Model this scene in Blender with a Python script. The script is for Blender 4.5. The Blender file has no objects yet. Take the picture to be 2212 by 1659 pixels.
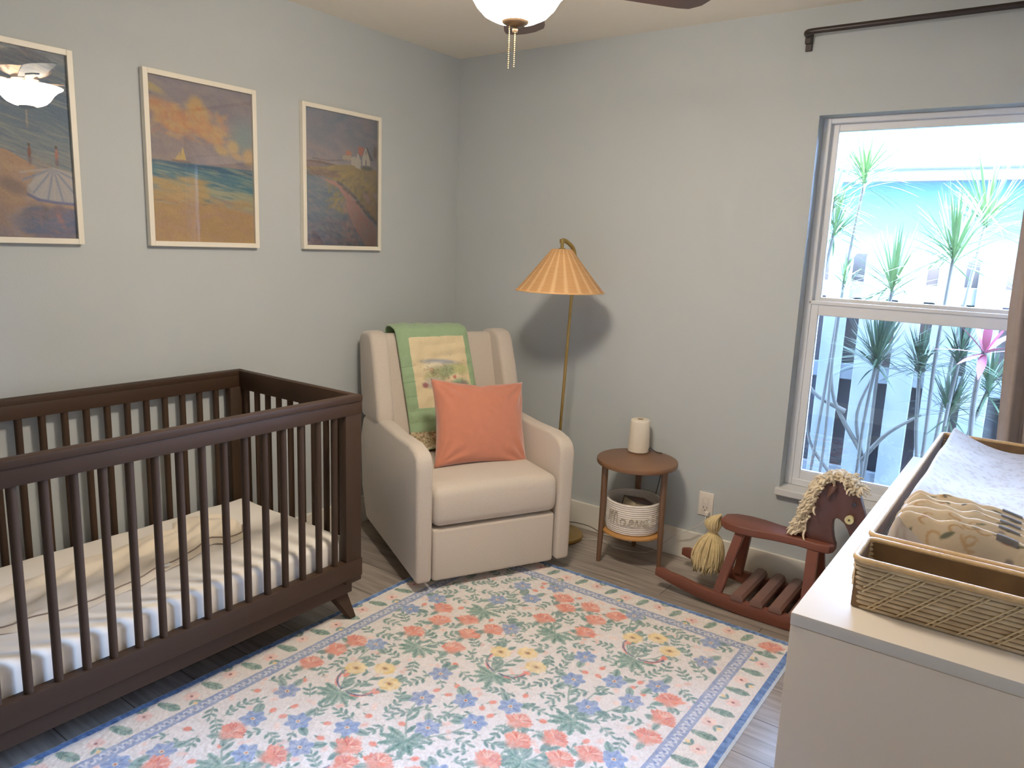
import bpy, bmesh, math, random
import numpy as np
from mathutils import Vector, Matrix
random.seed(4)
rng = np.random.default_rng(7)
SC = bpy.context.scene
COL = SC.collection
R = math.radians
PI = math.pi

# ------------------------------------------------------------------ helpers
def lin(c):
    return tuple(((v/255)/12.92 if v/255 <= 0.04045 else (((v/255)+0.055)/1.055)**2.4) for v in c)

MATS = {}
def mat(name, rgb, rough=0.6, noise=0.0, scale=20.0, bump=0.0, bscale=200.0, metal=0.0, coat=0.0,
        stretch=(1, 1, 1), rgb2=None, emit=None, estr=0.0, sheen=0.0, detail=4.0, spec=0.5):
    if name in MATS: return MATS[name]
    m = bpy.data.materials.new(name); m.use_nodes = True
    nt = m.node_tree; N = nt.nodes; L = nt.links
    b = N['Principled BSDF']
    b.inputs['Roughness'].default_value = rough
    b.inputs['Metallic'].default_value = metal
    b.inputs['Specular IOR Level'].default_value = spec
    b.inputs['Coat Weight'].default_value = coat
    b.inputs['Coat Roughness'].default_value = 0.08
    b.inputs['Sheen Weight'].default_value = sheen
    c = lin(rgb)
    b.inputs['Base Color'].default_value = (*c, 1)
    tc = N.new('ShaderNodeTexCoord'); mp = N.new('ShaderNodeMapping')
    mp.inputs['Scale'].default_value = stretch
    L.new(tc.outputs['Object'], mp.inputs['Vector'])
    if noise > 0 or rgb2:
        nz = N.new('ShaderNodeTexNoise'); nz.inputs['Scale'].default_value = scale
        nz.inputs['Detail'].default_value = detail
        L.new(mp.outputs['Vector'], nz.inputs['Vector'])
        mx = N.new('ShaderNodeMix'); mx.data_type = 'RGBA'
        c2 = lin(rgb2) if rgb2 else tuple(min(1, v*(1+noise)) for v in c)
        c1 = c if rgb2 else tuple(v*(1-noise) for v in c)
        mx.inputs[6].default_value = (*c1, 1); mx.inputs[7].default_value = (*c2, 1)
        rp = N.new('ShaderNodeMapRange')
        rp.inputs['From Min'].default_value = 0.3; rp.inputs['From Max'].default_value = 0.7
        L.new(nz.outputs['Fac'], rp.inputs['Value'])
        L.new(rp.outputs['Result'], mx.inputs[0])
        L.new(mx.outputs[2], b.inputs['Base Color'])
    if bump > 0:
        bn = N.new('ShaderNodeTexNoise'); bn.inputs['Scale'].default_value = bscale
        bn.inputs['Detail'].default_value = 3
        L.new(mp.outputs['Vector'], bn.inputs['Vector'])
        bp = N.new('ShaderNodeBump'); bp.inputs['Strength'].default_value = bump
        bp.inputs['Distance'].default_value = 0.004
        L.new(bn.outputs['Fac'], bp.inputs['Height'])
        L.new(bp.outputs['Normal'], b.inputs['Normal'])
    if emit:
        b.inputs['Emission Color'].default_value = (*lin(emit), 1)
        b.inputs['Emission Strength'].default_value = estr
    MATS[name] = m
    return m

def vmat(name, rough=0.8, coat=0.0, bump=0.0, bscale=300, sheen=0.0):
    m = bpy.data.materials.new(name); m.use_nodes = True
    nt = m.node_tree; N = nt.nodes; L = nt.links
    b = N['Principled BSDF']; b.inputs['Roughness'].default_value = rough
    b.inputs['Coat Weight'].default_value = coat; b.inputs['Coat Roughness'].default_value = 0.02
    b.inputs['Sheen Weight'].default_value = sheen
    a = N.new('ShaderNodeVertexColor'); a.layer_name = 'Col'
    L.new(a.outputs['Color'], b.inputs['Base Color'])
    if bump:
        tc = N.new('ShaderNodeTexCoord')
        bn = N.new('ShaderNodeTexNoise'); bn.inputs['Scale'].default_value = bscale
        L.new(tc.outputs['Object'], bn.inputs['Vector'])
        bp = N.new('ShaderNodeBump'); bp.inputs['Strength'].default_value = bump
        bp.inputs['Distance'].default_value = 0.004
        L.new(bn.outputs['Fac'], bp.inputs['Height']); L.new(bp.outputs['Normal'], b.inputs['Normal'])
    return m

def tag(o, label=None, cat=None, group=None, kind=None):
    if label: o['label'] = label
    if cat: o['category'] = cat
    if group: o['group'] = group
    if kind: o['kind'] = kind
    return o

def thing(name, label, cat, loc=(0, 0, 0), rz=0.0, group=None):
    o = bpy.data.objects.new(name, None); COL.objects.link(o)
    o.empty_display_size = 0.1
    o.location = loc; o.rotation_euler = (0, 0, rz)
    return tag(o, label, cat, group)

def link(name, me, m, parent=None, loc=None, rot=None, label=None):
    o = bpy.data.objects.new(name, me); COL.objects.link(o)
    if m is not None:
        me.materials.clear()
        for mm in (m if isinstance(m, (list, tuple)) else [m]): me.materials.append(mm)
    if parent: o.parent = parent
    if loc: o.location = loc
    if rot: o.rotation_euler = rot
    if label: o['label'] = label
    return o

def obj(name, bm, m, parent=None, smooth=None, loc=None, rot=None, label=None):
    bmesh.ops.recalc_face_normals(bm, faces=bm.faces)
    me = bpy.data.meshes.new(name); bm.to_mesh(me); bm.free()
    if smooth is not None:
        for p in me.polygons: p.use_smooth = True
        if smooth < 180: me.set_sharp_from_angle(angle=R(smooth))
    return link(name, me, m, parent, loc, rot, label)

def T(x=0, y=0, z=0): return Matrix.Translation((x, y, z))

def box(bm, x0, x1, y0, y1, z0, z1, bev=0.0, seg=2, mtx=None):
    vs = [bm.verts.new((x, y, z)) for x in (x0, x1) for y in (y0, y1) for z in (z0, z1)]
    F = [(0, 1, 3, 2), (4, 6, 7, 5), (0, 4, 5, 1), (2, 3, 7, 6), (0, 2, 6, 4), (1, 5, 7, 3)]
    fs = [bm.faces.new([vs[i] for i in f]) for f in F]
    if bev > 0:
        es = list({e for f in fs for e in f.edges})
        r = bmesh.ops.bevel(bm, geom=es, offset=bev, segments=seg, profile=0.5, affect='EDGES', clamp_overlap=True)
        vs = list({v for f in r['faces'] for v in f.verts} | {v for v in vs if v.is_valid})
    if mtx is not None:
        bmesh.ops.transform(bm, matrix=mtx, verts=[v for v in vs if v.is_valid])
    return vs

def prism(bm, pts, a0, a1, axis='x', bev=0.0, seg=2, bevel_all=True, mtx=None):
    """extrude polygon pts (2D) along axis from a0 to a1. axis x: pts=(y,z); y: pts=(x,z); z: pts=(x,y)"""
    def P(p, a):
        return {'x': (a, p[0], p[1]), 'y': (p[0], a, p[1]), 'z': (p[0], p[1], a)}[axis]
    A = [bm.verts.new(P(p, a0)) for p in pts]; B = [bm.verts.new(P(p, a1)) for p in pts]
    fs = [bm.faces.new(A), bm.faces.new(B[::-1])]
    n = len(pts)
    for i in range(n): fs.append(bm.faces.new((A[i], B[i], B[(i+1) % n], A[(i+1) % n])))
    vs = A+B
    bmesh.ops.recalc_face_normals(bm, faces=fs)
    if bev > 0:
        es = list({e for f in fs[:2] for e in f.edges})
        if bevel_all: es = list({e for f in fs for e in f.edges})
        r = bmesh.ops.bevel(bm, geom=es, offset=bev, segments=seg, profile=0.5, affect='EDGES', clamp_overlap=True)
        vs = list({v for f in r['faces'] for v in f.verts} | {v for v in vs if v.is_valid})
    if mtx is not None: bmesh.ops.transform(bm, matrix=mtx, verts=[v for v in vs if v.is_valid])
    return vs

def lathe(bm, prof, n=32, c=(0, 0), cap0=False, cap1=False):
    rings = []
    for r, z in prof:
        rings.append([bm.verts.new((c[0]+r*math.cos(2*PI*i/n), c[1]+r*math.sin(2*PI*i/n), z)) for i in range(n)])
    for a, b in zip(rings, rings[1:]):
        for i in range(n): bm.faces.new((a[i], a[(i+1) % n], b[(i+1) % n], b[i]))
    if cap0: bm.faces.new(rings[0][::-1])
    if cap1: bm.faces.new(rings[-1])
    return rings

def tube(bm, pts, r, n=8, closed=False, caps=True, flat=1.0):
    pts = [Vector(p) for p in pts]; rr = r if isinstance(r, (list, tuple)) else [r]*len(pts)
    rings = []; prev = None
    L = len(pts)
    for i, p in enumerate(pts):
        if closed: t = (pts[(i+1) % L]-pts[i-1])
        else: t = pts[min(i+1, L-1)]-pts[max(i-1, 0)]
        if t.length < 1e-9: t = Vector((0, 0, 1))
        t.normalize()
        if prev is None:
            u = t.orthogonal().normalized()
            if abs(t.z) < 0.9: u = Vector((0, 0, 1)).cross(t).normalized()
        else:
            u = (prev-t*prev.dot(t))
            u = u.normalized() if u.length > 1e-6 else t.orthogonal().normalized()
        prev = u; w = t.cross(u)
        rings.append([bm.verts.new(p+(u*math.cos(2*PI*k/n)+w*math.sin(2*PI*k/n)*flat)*rr[i]) for k in range(n)])
    m = L if closed else L-1
    for i in range(m):
        a, b = rings[i], rings[(i+1) % L]
        for k in range(n): bm.faces.new((a[k], a[(k+1) % n], b[(k+1) % n], b[k]))
    if caps and not closed:
        bm.faces.new(rings[0][::-1]); bm.faces.new(rings[-1])

def smooth_path(pts, k=6):
    out = []; P = [Vector(p) for p in pts]
    for i in range(len(P)-1):
        p0 = P[max(i-1, 0)]; p1 = P[i]; p2 = P[i+1]; p3 = P[min(i+2, len(P)-1)]
        for j in range(k):
            t = j/k
            out.append(0.5*((2*p1)+(p2-p0)*t+(2*p0-5*p1+4*p2-p3)*t*t+(3*p1-p0-3*p2+p3)*t**3))
    out.append(P[-1]); return out

def grid_obj(name, X, Y, Z, m, parent=None, col=None, label=None, smooth=True):
    """X,Y,Z arrays (ny,nx); col (ny,nx,3) sRGB 0..255"""
    ny, nx = X.shape
    co = np.stack([X, Y, Z], -1).reshape(-1, 3).astype(np.float32)
    idx = np.arange(ny*nx).reshape(ny, nx)
    q = np.stack([idx[:-1, :-1], idx[:-1, 1:], idx[1:, 1:], idx[1:, :-1]], -1).reshape(-1, 4)
    me = bpy.data.meshes.new(name)
    me.vertices.add(len(co)); me.vertices.foreach_set('co', co.ravel())
    me.loops.add(q.size); me.loops.foreach_set('vertex_index', q.ravel().astype(np.int32))
    me.polygons.add(len(q)); me.polygons.foreach_set('loop_start', np.arange(0, q.size, 4, dtype=np.int32))
    me.update(calc_edges=True)
    if smooth: me.polygons.foreach_set('use_smooth', np.ones(len(q), dtype=bool))
    if col is not None:
        a = me.color_attributes.new('Col', 'FLOAT_COLOR', 'POINT')
        s = np.clip(col, 0, 255)/255.0
        l = np.where(s <= 0.04045, s/12.92, ((s+0.055)/1.055)**2.4)
        f = np.concatenate([l.reshape(-1, 3), np.ones((len(co), 1))], 1).astype(np.float32)
        a.data.foreach_set('color', f.ravel())
    me.validate()
    return link(name, me, m, parent, label=label)

# --------- tiny numpy painter (works in metres, v down)
class Paint:
    def __init__(s, w, h, res, base):
        s.w, s.h, s.res = w, h, res
        s.nx, s.ny = int(w/res)+1, int(h/res)+1
        s.a = np.zeros((s.ny, s.nx, 3)); s.a[:] = base
        s.u = np.linspace(0, w, s.nx); s.v = np.linspace(0, h, s.ny)
        s.U, s.V = np.meshgrid(s.u, s.v)
    def win(s, x0, x1, y0, y1):
        i0 = max(0, int(x0/s.res)-1); i1 = min(s.nx, int(x1/s.res)+3)
        j0 = max(0, int(y0/s.res)-1); j1 = min(s.ny, int(y1/s.res)+3)
        return (slice(j0, j1), slice(i0, i1)) if i1 > i0 and j1 > j0 else None
    def mix(s, w, m, c, al=1.0):
        m = np.clip(m, 0, 1)[..., None]*al
        s.a[w] = s.a[w]*(1-m)+np.array(c, float)*m
    def blob(s, x, y, rx, ry=None, ang=0, c=(0, 0, 0), al=1.0, soft=0.25):
        ry = ry or rx; r = max(rx, ry)*1.6
        w = s.win(x-r, x+r, y-r, y+r)
        if not w: return
        dx, dy = s.U[w]-x, s.V[w]-y; ca, sa = math.cos(ang), math.sin(ang)
        d = np.hypot((dx*ca+dy*sa)/rx, (-dx*sa+dy*ca)/ry)
        s.mix(w, (1+soft/2-d)/soft, c, al)
    def leaf(s, x, y, L, W, ang, c, c2=None, jag=0.0):
        """leaf from base (x,y) along ang"""
        cx, cy = x+math.cos(ang)*L/2, y+math.sin(ang)*L/2
        w = s.win(cx-L*.6, cx+L*.6, cy-L*.6, cy+L*.6)
        if not w: return
        dx, dy = s.U[w]-cx, s.V[w]-cy; ca, sa = math.cos(ang), math.sin(ang)
        p = (dx*ca+dy*sa)/(L/2); q = (-dx*sa+dy*ca)
        wd = W/2*np.clip(1-p*p, 0, 1)**.8
        if jag: wd = wd*(1-jag*(0.5+0.5*np.sin(p*18+np.abs(q)*500)))
        m = (wd-np.abs(q))/(s.res*1.0)+0.5
        s.mix(w, np.where(np.abs(p) < 1, m, 0), c)
        if c2 is not None:
            m2 = (np.minimum(wd*.35, s.res*1.6)-np.abs(q))/(s.res)+.5
            s.mix(w, np.where(np.abs(p) < .8, m2, 0), c2, .8)
    def line(s, pts, wd, c, al=1.0, soft=None):
        soft = soft or s.res*1.2
        for (x0, y0), (x1, y1) in zip(pts, pts[1:]):
            w = s.win(min(x0, x1)-wd, max(x0, x1)+wd, min(y0, y1)-wd, max(y0, y1)+wd)
            if not w: continue
            dx, dy = x1-x0, y1-y0; l2 = dx*dx+dy*dy+1e-12
            t = np.clip(((s.U[w]-x0)*dx+(s.V[w]-y0)*dy)/l2, 0, 1)
            d = np.hypot(s.U[w]-x0-t*dx, s.V[w]-y0-t*dy)
            s.mix(w, (wd/2-d)/soft+.5, c, al)
    def poly(s, pts, c, al=1.0):
        P = np.array(pts); w = s.win(P[:, 0].min(), P[:, 0].max(), P[:, 1].min(), P[:, 1].max())
        if not w: return
        U, V = s.U[w], s.V[w]; ins = np.zeros(U.shape, bool)
        for i in range(len(P)):
            x0, y0 = P[i]; x1, y1 = P[i-1]
            cnd = ((y0 > V) != (y1 > V)) & (U < (x1-x0)*(V-y0)/((y1-y0)+1e-12)+x0)
            ins ^= cnd
        s.mix(w, ins.astype(float), c, al)
    def grain(s, amp, cell=1, stretch=(1, 1)):
        ny, nx = max(2, int(s.ny/cell/stretch[1])+2), max(2, int(s.nx/cell/stretch[0])+2)
        g = rng.normal(0, 1, (ny, nx))
        yi = np.linspace(0, ny-1.001, s.ny); xi = np.linspace(0, nx-1.001, s.nx)
        y0, x0 = yi.astype(int), xi.astype(int); fy, fx = (yi-y0)[:, None], (xi-x0)[None]
        G = (g[y0][:, x0]*(1-fy)*(1-fx)+g[y0+1][:, x0]*fy*(1-fx)+g[y0][:, x0+1]*(1-fy)*fx+g[y0+1][:, x0+1]*fy*fx)
        s.a += G[..., None]*amp
        return G
    def dabs(s, n, x0, x1, y0, y1, L, W, ang, cols, al=.5, jit=.3):
        for _ in range(n):
            x = random.uniform(x0, x1); y = random.uniform(y0, y1); a = ang+random.gauss(0, jit)
            c = random.choice(cols); l = L*random.uniform(.5, 1.3)
            s.blob(x, y, l, W*random.uniform(.6, 1.3), a, c, al*random.uniform(.4, 1), .8)

# ------------------------------------------------------------------ camera
P = [2.79637887, -3.28392892, 1.46816207, 79.33074291, -2.17968301, 36.15458772, 1610.677]
cam = bpy.data.cameras.new('camera'); co = bpy.data.objects.new('camera', cam); COL.objects.link(co)
co.location = P[:3]; co.rotation_euler = [R(v) for v in P[3:6]]
cam.sensor_fit = 'HORIZONTAL'; cam.sensor_width = 36.0; cam.lens = P[6]/2212*36.0
cam.clip_start = 0.02; cam.clip_end = 200
SC.camera = co

# ------------------------------------------------------------------ setting
WX, YB, CH = 3.02, -3.75, 2.44
M_wall = mat('wall_paint', (178, 184, 186), 0.75, noise=0.015, scale=3, bump=0.10, bscale=140)
M_ceil = mat('ceiling_paint', (234, 225, 208), 0.85, noise=0.01, scale=4, bump=0.12, bscale=90)
M_trim = mat('trim_paint', (226, 221, 208), 0.45, noise=0.01, scale=5)
M_frame_w = mat('window_vinyl', (222, 224, 228), 0.4, noise=0.01, scale=5)
WL, WR, WB, WT = 1.916, 2.86, 0.453, 2.025     # window opening

def struct(name, bm, m, parent=None, smooth=None, label=None, top=True):
    o = obj(name, bm, m, parent, smooth, label=label)
    if parent is None: o['kind'] = 'structure'
    return o

bm = bmesh.new(); box(bm, -0.12, 0, YB-.12, .2, 0, CH); struct('wall_left', bm, M_wall)
bm = bmesh.new(); box(bm, WX, WX+.12, YB-.12, .2, 0, CH); struct('wall_right', bm, M_wall)
bm = bmesh.new(); box(bm, 0, WX, YB-.12, YB, 0, CH); struct('wall_front', bm, M_wall)
bm = bmesh.new()
# back wall with opening (thick ring of boxes)
for a in ((0, WL, 0, CH), (WR, WX, 0, CH), (WL, WR, 0, WB-.03), (WL, WR, WT, CH)):
    box(bm, a[0], a[1], 0, .2, a[2], a[3])
bmesh.ops.remove_doubles(bm, verts=bm.verts, dist=1e-5)
struct('wall_back', bm, M_wall)
bm = bmesh.new(); box(bm, -.12, WX+.12, YB-.12, .2, CH, CH+.15); struct('ceiling', bm, M_ceil)

# plank floor
fm = bpy.data.materials.new('floor_planks'); fm.use_nodes = True
N, L = fm.node_tree.nodes, fm.node_tree.links; b = N['Principled BSDF']
tc = N.new('ShaderNodeTexCoord')
mp0 = N.new('ShaderNodeMapping'); mp0.inputs['Location'].default_value = (0.37, 0.05, 0)
L.new(tc.outputs['Object'], mp0.inputs['Vector'])
br = N.new('ShaderNodeTexBrick'); br.offset = 0.37
br.inputs['Scale'].default_value = 1.0; br.inputs['Brick Width'].default_value = 1.2; br.inputs['Row Height'].default_value = 0.2
br.inputs['Mortar Size'].default_value = 0.0022; br.inputs['Mortar Smooth'].default_value = 0.2
br.inputs['Color1'].default_value = (*lin((150, 138, 128)), 1); br.inputs['Color2'].default_value = (*lin((130, 120, 112)), 1)
br.inputs['Mortar'].default_value = (*lin((70, 62, 56)), 1)
L.new(mp0.outputs['Vector'], br.inputs['Vector'])
mp = N.new('ShaderNodeMapping'); mp.inputs['Scale'].default_value = (1.2, 14, 1)
L.new(tc.outputs['Object'], mp.inputs['Vector'])
nz = N.new('ShaderNodeTexNoise'); nz.inputs['Scale'].default_value = 3.0; nz.inputs['Detail'].default_value = 6; nz.inputs['Distortion'].default_value = 0.6
L.new(mp.outputs['Vector'], nz.inputs['Vector'])
rp = N.new('ShaderNodeMapRange'); rp.inputs['From Min'].default_value = .3; rp.inputs['From Max'].default_value = .7
rp.inputs['To Min'].default_value = .62; rp.inputs['To Max'].default_value = 1.3
L.new(nz.outputs['Fac'], rp.inputs['Value'])
vm = N.new('ShaderNodeVectorMath'); vm.operation = 'SCALE'
L.new(br.outputs['Color'], vm.inputs[0]); L.new(rp.outputs['Result'], vm.inputs['Scale'])
L.new(vm.outputs[0], b.inputs['Base Color']); b.inputs['Roughness'].default_value = 0.30
bm = bmesh.new(); box(bm, -.12, WX+.12, YB-.12, .2, -.1, 0); struct('floor', bm, fm)

def baseboard(name, pts):
    bm = bmesh.new()
    x0, x1, y0, y1 = pts
    box(bm, x0, x1, y0, y1, 0.0, 0.143, .004, 2)
    struct(name, bm, M_trim)
baseboard('baseboard_left', (0.0, .015, YB, 0))
baseboard('baseboard_back', (0.015, WX-.015, -.015, 0.0))
baseboard('baseboard_right', (WX-.015, WX, YB, 0))
baseboard('baseboard_front', (.015, WX-.015, YB, YB+.015))

# ------------------------------------------------------------------ window
def glass_mat(name, tint=(1, 1, 1), ior=1.45, refl=1.0, vcol=None):
    m = bpy.data.materials.new(name); m.use_nodes = True
    nt = m.node_tree; nt.nodes.clear(); N = nt.nodes; L = nt.links
    o = N.new('ShaderNodeOutputMaterial'); mx = N.new('ShaderNodeMixShader')
    fr = N.new('ShaderNodeFresnel'); fr.inputs['IOR'].default_value = ior
    tr = N.new('ShaderNodeBsdfTransparent'); tr.inputs['Color'].default_value = (*tint, 1)
    gl = N.new('ShaderNodeBsdfGlossy'); gl.inputs['Roughness'].default_value = 0.0
    gl.inputs['Color'].default_value = (refl, refl, refl, 1)
    L.new(fr.outputs[0], mx.inputs[0]); L.new(tr.outputs[0], mx.inputs[1]); L.new(gl.outputs[0], mx.inputs[2])
    L.new(mx.outputs[0], o.inputs['Surface'])
    return m
M_glass = glass_mat('window_glass')
M_picglass = glass_mat('picture_glass', ior=1.85)
M_screen = bpy.data.materials.new('insect_mesh'); M_screen.use_nodes = True
nt = M_screen.node_tree; nt.nodes.clear(); N = nt.nodes; L = nt.links
o_ = N.new('ShaderNodeOutputMaterial'); mx = N.new('ShaderNodeMixShader'); mx.inputs[0].default_value = 0.50
tr = N.new('ShaderNodeBsdfTransparent'); df = N.new('ShaderNodeBsdfDiffuse'); df.inputs['Color'].default_value = (*lin((30, 40, 54)), 1)
tr.inputs['Color'].default_value = (.92, .96, 1, 1)
L.new(tr.outputs[0], mx.inputs[1]); L.new(df.outputs[0], mx.inputs[2]); L.new(mx.outputs[0], o_.inputs['Surface'])

win = bpy.data.objects.new('window_1', None); COL.objects.link(win); win['kind'] = 'structure'
win.location = (WL, .1, WB)
def wpart(name, bm, m, smooth=None, label=None):
    bmesh.ops.translate(bm, verts=bm.verts, vec=(-WL, -.1, -WB))
    return obj(name, bm, m, win, smooth, label=label)
def ring(bm, x0, x1, z0, z1, w, y0, y1, wb=None, wt=None, bev=.003):
    wb = wb or w; wt = wt or w
    box(bm, x0, x0+w, y0, y1, z0, z1, bev); box(bm, x1-w, x1, y0, y1, z0, z1, bev)
    box(bm, x0+w, x1-w, y0, y1, z0, z0+wb, bev); box(bm, x0+w, x1-w, y0, y1, z1-wt, z1, bev)
bm = bmesh.new(); ring(bm, WL, WR, WB, WT, .03, .075, .15, .03, .022); wpart('outer_frame', bm, M_frame_w)
bm = bmesh.new(); ring(bm, WL+.026, WR-.026, 1.262, 2.003, .032, .105, .135, .03, .03); wpart('upper_sash', bm, M_frame_w)
bm = bmesh.new(); ring(bm, WL+.026, WR-.026, .478, 1.275, .034, .082, .112, .045, .06)
box(bm, WL+.02, WR-.02, .075, .09, 1.262, 1.277, .002); wpart('lower_sash', bm, M_frame_w)
bm = bmesh.new(); box(bm, WL+.05, WR-.05, .118, .121, 1.28, 1.98); wpart('upper_pane', bm, M_glass)
bm = bmesh.new(); box(bm, WL+.05, WR-.05, .095, .098, .51, 1.225); wpart('lower_pane', bm, M_glass)
bm = bmesh.new(); vs = [bm.verts.new(q) for q in ((WL+.028, .145, .48), (WR-.028, .145, .48), (WR-.028, .145, 1.27), (WL+.028, .145, 1.27))]
bm.faces.new(vs); wpart('insect_screen', bm, M_screen)
bm = bmesh.new(); box(bm, WL-.012, WR+.012, -.028, .0, WB-.032, WB, .004); box(bm, WL, WR, -.005, .2, WB-.03, WB-.001)
wpart('window_sill', bm, mat('sill_stone', (214, 214, 212), .3, noise=.03, scale=12))

# ------------------------------------------------------------------ pictures
M_pframe = mat('white_picture_frame', (232, 224, 206), .4, noise=.01, scale=8)
def picture(name, label, yl, painter, zb=1.408, zt=2.045, wdt=.475):
    t = thing(name, label, 'picture', (0, yl+wdt/2, zb), group='framed beach pictures on the left wall')
    hw = wdt/2; h = zt-zb; f = .019
    bm = bmesh.new()
    for a in ((-hw, -hw+f, 0, h), (hw-f, hw, 0, h)): box(bm, .001, .025, a[0], a[1], a[2], a[3], .0015)
    for a in ((0, f), (h-f, h)): box(bm, .001, .025, -hw+f, hw-f, a[0], a[1], .0015)
    obj('frame', bm, M_pframe, t)
    p = painter
    p.a = p.a*.76+np.array([160, 154, 152.])*.24+rng.normal(0, 3, p.a.shape[:2])[..., None]
    Y = (-hw+f)+(p.U/p.w)*(wdt-2*f); Z = (h-f)-(p.V/p.h)*(h-2*f)
    g = grid_obj('print', np.full_like(Y, .012), Y, Z, vmat(name+'_ink', .7), t, p.a, label='printed beach painting')
    bm = bmesh.new(); vs = [bm.verts.new(q) for q in ((.02, -hw+f, f), (.02, hw-f, f), (.02, hw-f, h-f), (.02, -hw+f, h-f))]
    bm.faces.new(vs); obj('glass', bm, M_picglass, t)
    return t
PW, PH = 1.0, 1.37
def lerp(a, b, t): return tuple(a[i]+(b[i]-a[i])*t for i in range(3))
def vgrad(p, stops):
    v = p.V/p.h; xs = [s[0] for s in stops]
    for k in range(3): p.a[..., k] = np.interp(v, xs, [s[1][k] for s in stops])

# beach with parasol
p1 = Paint(PW, PH, .0055, (90, 120, 150))
vgrad(p1, [(0, (92, 108, 138)), (.3, (70, 104, 142)), (.5, (120, 136, 150)), (.6, (150, 150, 150)), (1, (160, 130, 120))])
p1.dabs(500, 0, 1, 0, .85, .10, .008, .28, [(80, 118, 150), (150, 160, 158), (110, 138, 150), (60, 90, 130), (178, 178, 160)], .5, .1)
p1.poly([(0, .62), (.55, .74), (.74, .84), (.66, 1.0), (1, 1.1), (1, PH), (0, PH)], (206, 150, 104))
p1.dabs(260, 0, .95, .8, 1.36, .08, .02, .4, [(220, 160, 108), (200, 150, 120), (190, 160, 150), (226, 176, 120)], .4, .5)
for x, c in ((.70, (130, 60, 40)), (.89, (200, 110, 90))):
    p1.blob(x, .74, .012, .045, .05, c, 1, .5); p1.blob(x, .685, .010, .012, 0, (80, 50, 40), 1, .5); p1.blob(x, .80, .014, .03, 0, (110, 80, 90), .7, .8)
p1.poly([(.86, .84), (.74, .89), (.66, 1.02), (.68, 1.06), (.8, 1.09), (1, 1.10), (1, .88)], (206, 200, 200))
for k in range(13):
    a = R(12+k*13); x1, y1 = .86-math.cos(a)*.24, .84+math.sin(a)*.25
    p1.line([(.86, .845), (x1, y1)], .014, (130, 140, 180) if k % 2 else (220, 206, 196), .8, .01)
p1.line([(.67, 1.05), (.74, 1.085), (.86, 1.10), (1, 1.105)], .022, (90, 96, 160), .9, .01)
p1.blob(.86, 1.26, .26, .11, .05, (82, 84, 122), .95, .6); p1.blob(.74, 1.2, .10, .08, .4, (120, 92, 96), .7, .8)
p1.blob(.78, 1.19, .03, .05, 0, (90, 60, 60), .9, .6); p1.blob(.88, 1.17, .05, .05, .6, (120, 80, 90), .8, .6)
p1.blob(.89, 1.24, .02, .06, -.4, (210, 110, 100), .9, .6); p1.blob(.58, 1.0, .1, .05, .4, (130, 100, 96), .7, .8)
p1.dabs(120, .65, 1, 1.15, 1.36, .05, .012, .2, [(70, 80, 130), (110, 100, 130), (140, 100, 110)], .5, .5)
p1.grain(5, 1)
# sailing boat beach
p2 = Paint(PW, PH, .0055, (150, 140, 150))
vgrad(p2, [(0, (124, 118, 136)), (.25, (146, 134, 146)), (.48, (170, 150, 146)), (.5, (170, 150, 146))])
p2.dabs(260, 0, 1, 0, .66, .09, .03, .3, [(124, 120, 144), (160, 146, 156), (176, 158, 152), (140, 132, 150)], .4, .5)
p2.blob(.92, .40, .12, .14, 0, (124, 156, 158), .8, 1.2)
for x, y, rx, ry, c in [(.05, .1, .1, .03, (196, 172, 110)), (.12, .26, .14, .07, (216, 150, 96)), (.28, .33, .16, .09, (226, 138, 92)), (.22, .40, .12, .04, (220, 150, 100)),
        (.44, .18, .07, .07, (224, 176, 104)), (.47, .28, .11, .09, (228, 168, 96)), (.52, .38, .14, .07, (226, 154, 92)), (.6, .44, .1, .05, (224, 164, 100)),
        (.66, .38, .06, .05, (226, 180, 110)), (.68, .54, .07, .04, (220, 180, 110)), (.8, .50, .06, .06, (222, 186, 120)), (.84, .58, .06, .03, (214, 170, 116)), (.96, .57, .06, .07, (222, 176, 110))]:
    p2.blob(x, y, rx, ry, .3, c, .95, .8)
p2.dabs(160, .05, .75, .2, .5, .05, .02, .4, [(236, 180, 104), (222, 140, 92), (230, 190, 120), (200, 150, 120)], .45, .7)
def hor(p, f0, f1, c, al=1.0):
    t = (p.V/p.h); u = p.U/p.w
    m = np.clip((t-(f0[0]+(f0[1]-f0[0])*u))*60, 0, 1)*np.clip(((f1[0]+(f1[1]-f1[0])*u)-t)*60, 0, 1)
    p.a[:] = p.a*(1-m[..., None]*al)+np.array(c, float)*m[..., None]*al
hor(p2, (.495, .50), (.60, .80), (62, 122, 150)); hor(p2, (.495, .50), (.525, .56), (38, 84, 132))
hor(p2, (.60, .66), (.66, .86), (176, 176, 140)); hor(p2, (.66, .80), (1.1, 1.1), (206, 160, 96))
p2.dabs(260, 0, 1, .70, 1.05, .09, .008, .12, [(60, 120, 150), (130, 170, 160), (180, 190, 160), (40, 90, 140), (214, 196, 140)], .5, .05)
p2.dabs(220, 0, 1, .98, 1.36, .08, .02, .15, [(222, 172, 100), (196, 150, 92), (214, 160, 110), (200, 150, 120)], .45, .3)
p2.dabs(60, 0, .5, .82, 1.0, .09, .02, .15, [(226, 180, 110), (210, 170, 100)], .6, .2)
p2.poly([(.27, .66), (.30, .55), (.33, .665)], (232, 196, 110)); p2.poly([(.22, .67), (.27, .60), (.28, .67)], (228, 188, 120)); p2.line([(.2, .675), (.36, .68)], .01, (140, 100, 80))
p2.grain(5, 1)
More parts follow.
